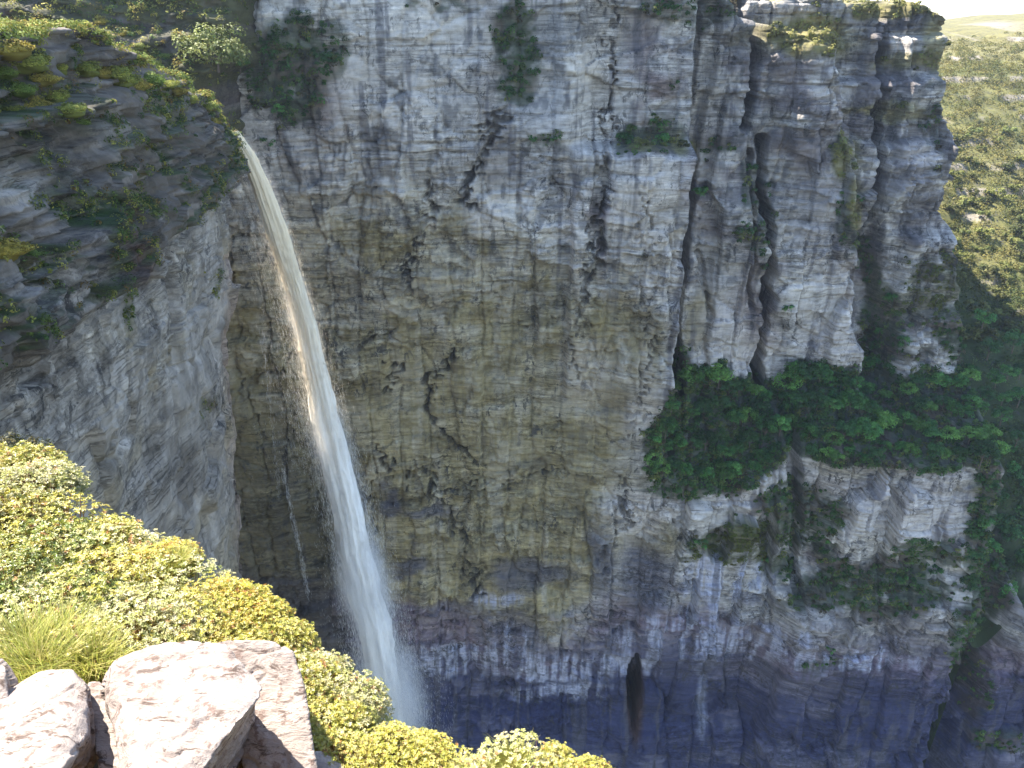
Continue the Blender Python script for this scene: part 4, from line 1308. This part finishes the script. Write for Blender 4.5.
# ---- single shrubs on ledges of the far wall
BU = [("dark", make_tree("ledge_shrub", 61, 3.4, 2.2, 10, 60, .6, DARK, .1)), ("olive", make_tree("ledge_shrub", 62, 3.0, 2.0, 9, 60, .6, [(.075, .085, .022), (.10, .10, .03)], .1))]
LEDGE = [(533, 141, 0, "dark shrub left of the pair on the small ledge right of the vegetated recess"), (556, 140, 0, "dark shrub at the right of the small ledge under the vegetated recess"),
         (624, 143, 0, "dark shrub at the left end of the pillar ledge"), (643, 146, 1, "olive shrub in the middle of the pillar ledge"), (662, 140, 0, "dark shrub on the pillar ledge beside the sunlit end"),
         (682, 146, 1, "olive shrub at the right end of the pillar ledge"), (655, 125, 0, "dark shrub above the pillar ledge"), (845, 150, 1, "olive shrub on the right shoulder of the middle buttress"),
         (852, 168, 1, "olive shrub just below the shoulder of the middle buttress"), (860, 200, 0, "dark shrub low on the right edge of the middle buttress"), (862, 240, 1, "olive shrub on the lower right edge of the middle buttress"),
         (700, 195, 0, "dark shrub beside the top of the black crevice"), (750, 170, 0, "dark shrub in the upper crack of the middle buttress"), (745, 225, 0, "dark shrub in the middle crack of the middle buttress"),
         (788, 310, 0, "dark shrub wedged in the lower crack of the middle buttress"), (655, 440, 0, "dark shrub at the foot of the pillar beside the forest"), (205, 22, 1, ""), (268, 145, 0, "small dark shrub on the wall just right of the brink"),
         (905, 108, 1, "olive shrub on the crack ledge of the last buttress"), (885, 60, 1, "olive shrub on the upper ledge of the last buttress"), (915, 70, 1, "olive shrub right of the crack on the last buttress"), (925, 12, 1, "sunlit olive shrub on the top of the last buttress"),
         (870, 8, 1, "sunlit olive shrub on the summit of the middle of the last buttress"), (815, 6, 1, "sunlit olive shrub at the notch between the two summits"), (945, 45, 1, "sunlit olive shrub on the right corner of the last buttress"),
         (776, 28, 1, "olive shrub on the sloping top of the middle buttress, upper end"), (800, 40, 1, "olive shrub on the sloping top of the middle buttress, half-way down"), (826, 56, 1, "olive shrub on the sloping top of the middle buttress, lower end"),
         (700, 545, 0, "dark shrub at the left of the vegetated hollow in the lower wall"), (735, 540, 1, "olive shrub in the vegetated hollow in the lower wall"), (765, 560, 0, "dark shrub at the right of the vegetated hollow in the lower wall"),
         (828, 540, 0, "dark shrub right of the slit in the lower wall"), (860, 590, 1, "olive shrub at the left of the long low ledge"), (900, 580, 0, "dark shrub in the middle of the long low ledge"), (935, 572, 0, "dark shrub at the right end of the long low ledge"),
         (830, 650, 0, "lowest dark shrub on the wall under the long low ledge")]
for k, (a, b, kd, lab) in enumerate(LEDGE):
    if not lab: continue
    p = wall_hit(a, b)
    s = rt_.uniform(.7, 1.15)
    o = place(BU, kd, (p[0], p[1] - .2, p[2] - .9), k * 1.7, (s, s, s))
    tag(o, lab, "shrub", "shrubs on ledges of the far wall")
# ================================================================== foreground ground
def edge_y(x):
    return ip(x, [(-14, 13.5), (-9, 10.6), (-6.7, 9.0), (-3.5, 7.0), (-2.0, 5.6), (-1.1, 5.0), (-.4, 4.7), (.3, 4.65), (.75, 4.2), (1.2, 3.2), (3, 2.0), (8, 1.5)])


def ground(x, y):
    e = edge_y(x)
    z = ip(y, [(-6, -1.4), (.6, -1.6), (1.0, -1.75), (1.9, -4.4), (2.6, -5.6), (4, -6.1), (6, -6.7), (9, -6.9), (14, -7.2)])
    z = z + ip(x, [(-14, 1.2), (-6, .35), (-3, .1), (0, -.25), (2, -.8)]) * sstep(2, 4, y)
    z = z + .18 * fbm(x / .9, y / .9, 4, 601)
    o = np.clip(y - e, 0, None)
    return z - 2.2 * o - 3.0 * np.clip(o - .5, 0, None)


xg, yg = np.linspace(-16, 8, 200), np.linspace(-6, 26, 260)
XG, YG = np.meshgrid(xg, yg)
ZG = ground(XG, YG)
g1, g2 = fbm(XG / 1.2, YG / 1.2, 4, 602), fbm(XG / .3, YG / .3, 3, 603)
CG = mix(np.zeros(XG.shape + (3,)) + np.array([.055, .045, .025]), [.12, .075, .035], sstep(-.2, .4, g1))
CG = mix(CG, [.22, .19, .16], sstep(.15, .5, g2) * .5)
gr = mesh_np("ground", np.stack([XG, YG, ZG], -1), grid_faces(260, 200), M_EARTH, CG, smooth=True)
tag(gr, "earthy rim of the near cliff under the shrubs and boulders", "ground", kind="structure")

# ================================================================== boulders
t = NT("pale_lichened_rock")
co = t.coords()
n1, n2 = t.noise(co, 2.2, 8, .62, .3), t.noise(co, 9.0, 9, .7)
n3 = t.noise(t.coords((1.6, 4.0, 7.0), (.35, .25, .4)), 1.6, 9, .7, .8)
c = t.mixc(t.ramp(n1, .35, .65), (.25, .20, .17), (.38, .32, .28))
c = t.mixc(t.ramp(n2, .54, .62, 0, .8), c, (.15, .095, .075))
c = t.mixc(t.ramp(n3, .55, .61, 0, .9), c, (.09, .062, .048))
geo = t.new("ShaderNodeNewGeometry")
t.link(c, t.b.inputs["Base Color"])
t.b.inputs["Roughness"].default_value = .88
t.b.inputs["Specular IOR Level"].default_value = .2
t.bump(t.math('ADD', t.math('MULTIPLY', n3, 1.2), t.math('MULTIPLY', n2, .6)), .8, .05)
M_BOULDER = t.m


def boulder(name, pts, seed, label, rough=.05, voxel=.018, bev=.07, group="pale boulders at the rim", cracks=()):
    P = np.array([at(*q) for q in pts])
    c0 = P.mean(0)
    bm = bmesh.new()
    for q in P - c0: bm.verts.new(q)
    res = bmesh.ops.convex_hull(bm, input=bm.verts)
    bmesh.ops.delete(bm, geom=[v for v in bm.verts if not v.link_faces], context='VERTS')
    me = bpy.data.meshes.new("tmp")
    bm.to_mesh(me)
    bm.free()
    tmp = bpy.data.objects.new("tmp", me)
    COL.objects.link(tmp)
    md = tmp.modifiers.new("r", 'REMESH')
    md.mode = 'VOXEL'
    md.voxel_size = voxel
    sm = tmp.modifiers.new("s", 'SMOOTH')
    sm.factor, sm.iterations = .5, int(8 + bev * 110)
    dg = bpy.context.evaluated_depsgraph_get()
    me2 = bpy.data.meshes.new_from_object(tmp.evaluated_get(dg))
    bpy.data.objects.remove(tmp)
    n = len(me2.vertices)
    V = np.empty(n * 3, np.float32)
    me2.vertices.foreach_get("co", V)
    Nn = np.empty(n * 3, np.float32)
    me2.vertices.foreach_get("normal", Nn)
    V, Nn = V.reshape(-1, 3).astype(float), Nn.reshape(-1, 3)
    # layered chips: terraces along a tilted bedding direction, broad undulation, grain
    d = np.array([.35, -.45, .82])
    bed = V @ d / .21 + .35 * fbm3(V, 1.5, 3, seed)
    f = bed % 1.0
    lay = (hashf(np.floor(bed), seed=seed) - .5)
    steep = sstep(.25, .75, 1 - np.clip(Nn[:, 2], 0, 1))
    # conchoidal flakes: stepped low-frequency field gives flat spalls with crisp rims
    sp = fbm3(V, 1.9, 2, seed + 6) * 3.2 + .12 * fbm3(V, 9, 3, seed + 7)
    flake = (np.floor(sp) + sstep(.80, 1.0, sp % 1.0)) * .012
    crack = 1 - np.abs(fbm3(V * [1, 1, 1.6], 1.1, 4, seed + 3)) * 30
    disp = rough * .7 * fbm3(V, 1.3, 3, seed + 1) + .010 * fbm3(V, 9, 4, seed + 2, .65) + flake + steep * (lay * .07 - .03 * (1 - sstep(0, .10, f))) - .022 * np.clip(crack, 0, 1)
    V = V + Nn * disp[:, None]
    me2.vertices.foreach_set("co", V.astype(np.float32).ravel())
    me2.polygons.foreach_set("use_smooth", np.ones(len(me2.polygons), bool))
    me2.update()
    me2.name = name
    me2.materials.clear()
    me2.materials.append(M_BOULDER)
    o = bpy.data.objects.new(name, me2)
    o.location = c0
    COL.objects.link(o)
    tag(o, label, "boulder", group)
    return o


boulder("boulder", [(-30, 660, 4.9), (-5, 655, 4.9), (7, 668, 4.7), (13, 700, 4.5), (10, 712, 4.4), (-40, 720, 4.3), (-40, 690, 5.3), (10, 690, 5.2)], 701, "small rounded rock cut off by the left edge above the left boulder", .03, .02, .04)
boulder("boulder", [(5, 696, 4.75), (40, 672, 4.8), (72, 669, 4.75), (90, 690, 4.6), (94, 735, 4.2), (60, 775, 3.7), (-10, 790, 3.6), (-45, 740, 4.1), (-30, 715, 4.6), (60, 800, 4.3), (80, 690, 5.2), (10, 720, 5.2), (96, 760, 4.4)], 702, "broad pale boulder at the bottom left corner with a dark front crack", .05)
boulder("boulder", [(84, 682, 4.85), (100, 680, 4.9), (110, 690, 4.8), (122, 720, 4.5), (128, 775, 4.1), (100, 790, 4.0), (90, 740, 4.45), (100, 690, 5.3), (126, 790, 4.7)], 703, "narrow tilted slab wedged between the two big boulders", .03, .02, .04)
boulder("boulder", [(104, 690, 4.75), (112, 660, 4.9), (150, 643, 5.0), (190, 640, 5.05), (225, 640, 5.0), (262, 680, 4.72), (266, 688, 4.62), (240, 722, 4.25), (205, 775, 3.85), (140, 800, 3.6), (118, 770, 3.9), (106, 720, 4.4), (250, 745, 4.9), (225, 790, 4.5), (180, 660, 5.6), (130, 690, 5.5)], 704, "largest pale boulder, leaning forward over a dark undercut in the bottom left group", .055)
boulder("boulder", [(198, 645, 5.35), (230, 637, 5.4), (275, 640, 5.35), (292, 652, 5.25), (304, 690, 4.95), (310, 740, 4.6), (318, 790, 4.25), (250, 800, 4.3), (232, 740, 4.75), (215, 680, 5.2), (300, 700, 5.7), (250, 650, 6.0)], 705, "tall pale slab standing behind and right of the largest boulder", .045)
boulder("boulder", [(306, 752, 4.7), (322, 750, 4.75), (340, 764, 4.65), (352, 790, 4.4), (300, 800, 4.3), (312, 770, 5.1), (345, 780, 5.0)], 706, "small pale rock at the bottom edge right of the tall slab", .025, .018, .03)

# ================================================================== foreground shrubs
def rosette_shrub(seed, R, H, n_ros, leaf, pal, stem_pal, inner=.35, droop=.55, per=(6, 9), nmound=7):
    """a domed shrub: leaf rosettes at the tips of many twigs"""
    r = np.random.default_rng(seed)
    mounds = [(0, 0, .0, 1.0)] + [(r.uniform(-.6, .6) * R, r.uniform(-.6, .6) * R, r.uniform(-.1, .12) * H, r.uniform(.45, .7)) for _ in range(nmound)]
    q = unit(r.normal(size=(n_ros * 3, 3)))
    q[:, 2] = np.abs(q[:, 2]) * 1.0 - .1
    q = unit(q)
    mi = r.integers(0, len(mounds), len(q))
    mm = np.array(mounds)[mi]
    depth = 1 - inner * r.uniform(0, 1, len(q)) ** 2.2
    C0 = np.stack([mm[:, 0], mm[:, 1], mm[:, 2] + .15 * H], 1) + q * (np.stack([R * .75 * mm[:, 3], R * .75 * mm[:, 3], H * .8 * mm[:, 3]], 1)) * depth[:, None]
    C0 = C0 + r.normal(size=C0.shape) * .03
    # keep the outermost
    rad = np.sqrt((C0[:, 0] / R) ** 2 + (C0[:, 1] / R) ** 2 + (C0[:, 2] / H) ** 2) + r.normal(size=len(C0)) * .14
    idx = np.argsort(-rad)[:n_ros]
    C0, q, dp = C0[idx], q[idx], depth[idx]
    ax = unit(q * .7 + [0, 0, .75] + r.normal(size=q.shape) * .28)
    P, N, T, c = [], [], [], []
    tone_n = np.array(pal)
    for k in range(len(C0)):
        m = r.integers(*per)
        a = np.arange(m) * 2.4 + r.uniform(0, 6)
        u = np.cross(ax[k], r.normal(size=3))
        u /= np.linalg.norm(u)
        v = np.cross(ax[k], u)
        el = np.linspace(1.1, .15, m) * droop + r.normal(size=m) * .15
        dirs = (np.cos(a)[:, None] * u + np.sin(a)[:, None] * v) * np.cos(el)[:, None] + ax[k] * np.sin(el)[:, None]
        L = leaf * r.uniform(.7, 1.2, m) * np.linspace(.75, 1.1, m)
        P.append(C0[k] + dirs * (L * .55)[:, None])
        nn = unit(ax[k] - (ax[k] * dirs).sum(1, keepdims=True) * dirs + r.normal(size=(m, 3)) * .15)
        N.append(nn)
        T.append(dirs)
        tone = tone_n[r.integers(len(tone_n))] * r.uniform(.8, 1.2)
        lc = tone * r.uniform(.8, 1.2, (m, 1))
        if r.uniform() < .035: lc = np.array(stem_pal) * r.uniform(.7, 1.4, (m, 1))
        c.append(lc)
    P, N, T, c = map(np.concatenate, (P, N, T, c))
    n = len(P)
    L = leaf * r.uniform(.75, 1.2, n)
    b = np.cross(N, T)
    w = L * r.uniform(.30, .42, n)
    # six-point leaf, slightly keeled and curved
    pts = [P - T * (L * .5)[:, None], P - T * (L * .05)[:, None] + b * (w * .5)[:, None] + N * (w * .22)[:, None], P + T * (L * .3)[:, None] + b * (w * .42)[:, None] + N * (w * .12)[:, None],
           P + T * (L * .5)[:, None] - N * (L * .10)[:, None], P + T * (L * .3)[:, None] - b * (w * .42)[:, None] + N * (w * .12)[:, None], P - T * (L * .05)[:, None] - b * (w * .5)[:, None] + N * (w * .22)[:, None]]
    V = np.stack(pts, 1).reshape(-1, 3)
    base = (np.arange(n) * 6)[:, None]
    F = np.concatenate([base + [0, 1, 2, 3], base + [0, 3, 4, 5]], 0)
    # twigs
    paths = []
    for k in range(0, len(C0), 14):
        s0 = np.array([C0[k][0] * .15, C0[k][1] * .15, -.15])
        m_ = (s0 * .4 + C0[k] * .6) + [0, 0, -.06] + r.normal(size=3) * .03
        paths.append((np.array([s0, m_, C0[k]]), [.011, .007, .003]))
    TV, TF = tube_np(paths, 4)
    return V, F, np.repeat(c, 6, 0), TV, TF


_t = NT("reddish_twigs")
_t.link(_t.mixc(_t.noise(_t.coords(), 8.0), (.14, .06, .03), (.25, .13, .06)), _t.b.inputs["Base Color"])
_t.b.inputs["Roughness"].default_value = .85
M_TWIG = _t.m


def make_shrub(name, *a, **k):
    V, F, c, TV, TF = rosette_shrub(*a, **k)
    root = empty(name)
    mesh_np("foliage", V, F, M_SHRUB, c, parent=root)
    mesh_np("stems", TV, TF, M_TWIG, smooth=True, parent=root)
    return root


YG = [(.36, .33, .045), (.44, .38, .065), (.28, .28, .04), (.48, .41, .12)]
PALE = [(.40, .38, .12), (.46, .42, .19), (.33, .34, .09), (.50, .46, .26)]
GREEN = [(.18, .22, .035), (.23, .26, .045), (.30, .29, .06), (.13, .17, .03)]
GOLD = [(.42, .37, .05), (.44, .38, .06), (.46, .33, .05), (.34, .33, .05)]
RED = (.30, .15, .04)
SH = [("yellow-green", make_shrub("leafy_shrub", 81, .95, .85, 3600, .036, YG, RED)), ("pale silvery", make_shrub("leafy_shrub", 82, .95, .75, 3600, .036, PALE, RED)), ("dark-hearted green", make_shrub("leafy_shrub", 83, 1.0, .95, 3300, .038, GREEN, RED)),
      ("golden orange-tinged", make_shrub("leafy_shrub", 84, .8, .7, 3000, .035, GOLD, (.34, .16, .03))), ("small-leaved yellow", make_shrub("leafy_shrub", 85, .8, .7, 3000, .031, YG, (.3, .2, .05), per=(7, 11)))]
SHRUBS = [  # pixel of the top, distance, kind, size, label
    (10, 452, 9.6, 0, 1.15, "yellow-green leafy shrub at the left edge of the photo on the crest of the slope"), (52, 470, 9.0, 1, .95, "pale silvery shrub on the crest, second from the left edge"),
    (92, 498, 8.5, 0, 1.05, "yellow-green leafy shrub on the crest left of the flat shoulder"), (140, 530, 8.0, 1, .9, "pale silvery shrub on the crest above the left cliff foot"), (185, 548, 7.7, 3, .7, "golden shrub with orange tips on the crest half-way down the slope"),
    (215, 562, 7.4, 1, .95, "pale silvery shrub on the crest right of the first golden one"), (252, 582, 7.0, 3, .75, "golden orange-tinged shrub on the crest against the dark wall"), (272, 615, 6.5, 3, .75, "golden orange-tinged shrub behind the tall slab"),
    (20, 505, 8.3, 0, 1.1, "yellow-green leafy shrub below the crest at the left edge"), (70, 530, 7.8, 2, 1.1, "dark-hearted green shrub with reddish inside, left of middle"), (130, 560, 7.2, 0, 1.1, "big yellow-green shrub in the middle of the slope"),
    (25, 560, 7.2, 2, 1.0, "dark-hearted green shrub near the left edge in the middle of the slope"), (190, 592, 6.8, 1, 1.0, "pale silvery shrub in the middle of the slope above the largest boulder"), (90, 580, 6.9, 2, .85, "dark green shrub with red-brown shade under it, above the boulders"),
    (230, 605, 6.6, 0, .8, "yellow-green shrub tucked behind the tall slab"), (40, 600, 6.5, 1, .9, "pale silvery shrub above the grass tufts at the left"), (150, 612, 6.3, 1, .85, "pale silvery shrub just above the largest boulder"),
    (100, 628, 6.0, 0, .7, "low yellow-green shrub just above the narrow slab"), (290, 640, 6.1, 0, .75, "yellow-green shrub on the crest right of the tall slab"), (318, 662, 5.8, 1, .7, "pale silvery shrub right of the tall slab"),
    (345, 690, 5.5, 0, .72, "yellow-green shrub on the crest under the foot of the waterfall"), (325, 712, 5.2, 4, .62, "small-leaved yellow shrub low beside the tall slab"), (375, 712, 5.3, 1, .68, "pale shrub on the crest in front of the waterfall spray"),
    (400, 738, 5.0, 4, .62, "small-leaved yellow shrub below the waterfall spray"), (365, 742, 4.8, 0, .55, "yellow-green shrub at the bottom edge left of the small-leaved one"), (432, 740, 4.9, 4, .62, "feathery small-leaved yellow shrub at the bottom edge"),
    (545, 745, 4.75, 1, .62, "pale shrub standing alone at the right end of the bottom edge"), (462, 752, 4.8, 0, .5, "low yellow-green shrub between the feathery shrub and the grass at the bottom edge"), (580, 764, 4.7, 0, .45, "last low yellow-green shrub at the right end of the bottom edge"),
    (505, 770, 4.7, 4, .5, "low small-leaved shrub half cut off by the bottom edge"), (10, 640, 5.9, 0, .6, "yellow-green shrub behind the grass at the left edge")]
rs = random.Random(9)
for k, (a, b, Y, kd, s, lab) in enumerate(SHRUBS):
    p = at(a, b, Y)
    s *= 1.12
    h = (.78, .70, .86, .64, .66)[kd] * s
    o = place(SH, kd, (p[0] - (.55 if 'crest' in lab else .3) * s, p[1] - .1, p[2] - h * 1.05), rs.uniform(0, 6), (s, s, s))
    tag(o, lab, "shrub", "leafy shrubs on the near rim")


# ---- grass tufts
def grass_mesh(seed, n, L, pal, spread=.12, lean=.55):
    r = np.random.default_rng(seed)
    a = r.uniform(0, 2 * PI, n)
    base = np.stack([np.cos(a), np.sin(a), 0 * a], 1) * (r.uniform(0, 1, n) ** .6 * spread)[:, None]
    out = np.stack([np.cos(a + r.normal(size=n) * .5), np.sin(a + r.normal(size=n) * .5), 0 * a], 1)
    le = r.uniform(.1, lean, n)[:, None]
    ln = (L * r.uniform(.6, 1.15, n))[:, None]
    up = np.array([0, 0, 1.0])
    p1 = base + (up * .55 + out * le * .35) * ln
    p2 = base + (up * .85 + out * le * 1.0) * ln
    side = unit(np.cross(out, up)) * .0045
    V = np.stack([base - side, base + side, p1 - side * .8, p1 + side * .8, p2 - side * .15, p2 + side * .15], 1).reshape(-1, 3)
    b = (np.arange(n) * 6)[:, None]
    F = np.concatenate([b + [0, 1, 3, 2], b + [2, 3, 5, 4]], 0)
    c = np.array(pal)[r.integers(0, len(pal), n)] * r.uniform(.75, 1.25, (n, 1))
    return V, F, np.repeat(c, 6, 0)


GP = [(.34, .35, .06), (.42, .39, .09), (.26, .30, .05), (.48, .41, .14)]
g0 = mesh_np("grass_tuft", *grass_mesh(91, 480, .40, GP, .30, 1.1)[:2], M_SHRUB, grass_mesh(91, 480, .40, GP, .30, 1.1)[2])
TUFTS = [(8, 625, 5.9, 1.0, "grass tuft at the left edge above the small cut-off rock"), (38, 622, 6.0, 1.1, "tallest grass tuft left of the narrow slab"), (62, 634, 5.8, 1.0, "grass tuft behind the broad left boulder"), (25, 645, 5.6, .9, "grass tuft between the cut-off rock and the broad boulder"),
         (84, 642, 5.7, .8, "short grass tuft behind the narrow tilted slab"), (172, 552, 7.6, .5, "grass tuft on the crest beside the first golden shrub"), (515, 750, 4.75, .45, "grass tuft at the bottom edge left of the lone pale shrub"), (503, 756, 4.75, .35, "short grass tuft at the bottom edge beside the taller one")]
for k, (a, b, Y, s, lab) in enumerate(TUFTS):
    p = at(a, b, Y)
    o = g0 if k == 0 else g0.copy()
    if k: COL.objects.link(o)
    o.location = (p[0], p[1], p[2] - .45 * s)
    o.rotation_euler = (0, 0, k * 1.1)
    o.scale = (s, s, s)
    tag(o, lab, "grass tuft", "grass tufts among the near shrubs")

# low leaf litter and seedlings that hide the soil between the shrubs
r = np.random.default_rng(95)
q = np.stack([r.uniform(-12, 1.2, 60000), r.uniform(2.2, 12, 60000)], 1)
e = edge_y(q[:, 0])
q = q[(q[:, 1] < e + .5)][:24000]
P = np.stack([q[:, 0], q[:, 1], ground(q[:, 0], q[:, 1]) + r.uniform(0, 1, len(q)) ** 2 * .28], 1)
N = unit(r.normal(size=P.shape) * .5 + [0, -.1, .9])
V, F = leaf_cloud(P, N, r.uniform(.05, .10, len(P)), r, .45)
c = np.array([(.16, .19, .035), (.25, .25, .05), (.22, .12, .04), (.20, .09, .03), (.13, .16, .03)])[r.integers(0, 5, len(P))] * r.uniform(.7, 1.25, (len(P), 1))
lo_ = mesh_np("undergrowth", V, F, M_SHRUB, np.repeat(c, 4, 0))
tag(lo_, "low green and rusty undergrowth covering the soil between the near shrubs", "undergrowth", kind="stuff")

# dark bush on the outcrop at the left edge
db = make_tree("leafy_shrub", 97, 2.6, 1.25, 12, 130, .14, [(.05, .06, .015), (.07, .06, .018), (.045, .05, .016)], .1)
p = at(15, 442, 22)
db.location = (p[0], p[1], p[2] - 1.6)
db.scale = (.72, .72, .8)
tag(db, "dark brownish bush beyond the crest at the left edge", "shrub")

# ================================================================== air
t = NT("valley_air")
t.n.remove(t.b)
pv = t.new("ShaderNodeVolumePrincipled")
pv.inputs["Color"].default_value = (.62, .76, 1, 1)
pv.inputs["Density"].default_value = 0.00005
pv.inputs["Anisotropy"].default_value = 0.2
t.link(pv.outputs[0], t.out.inputs["Volume"])
x0, x1, y0, y1, z0, z1 = -3200, 4200, -300, 6200, -346, 40
hv = [(x, y, z) for z in (z0, z1) for y in (y0, y1) for x in (x0, x1)]
hf = [(0, 2, 3, 1), (4, 5, 7, 6), (0, 1, 5, 4), (2, 6, 7, 3), (0, 4, 6, 2), (1, 3, 7, 5)]
hz_ = mesh_np("haze", np.array(hv, float), np.array(hf), t.m)
tag(hz_, "thin blue haze filling the gorge", "haze", kind="stuff")
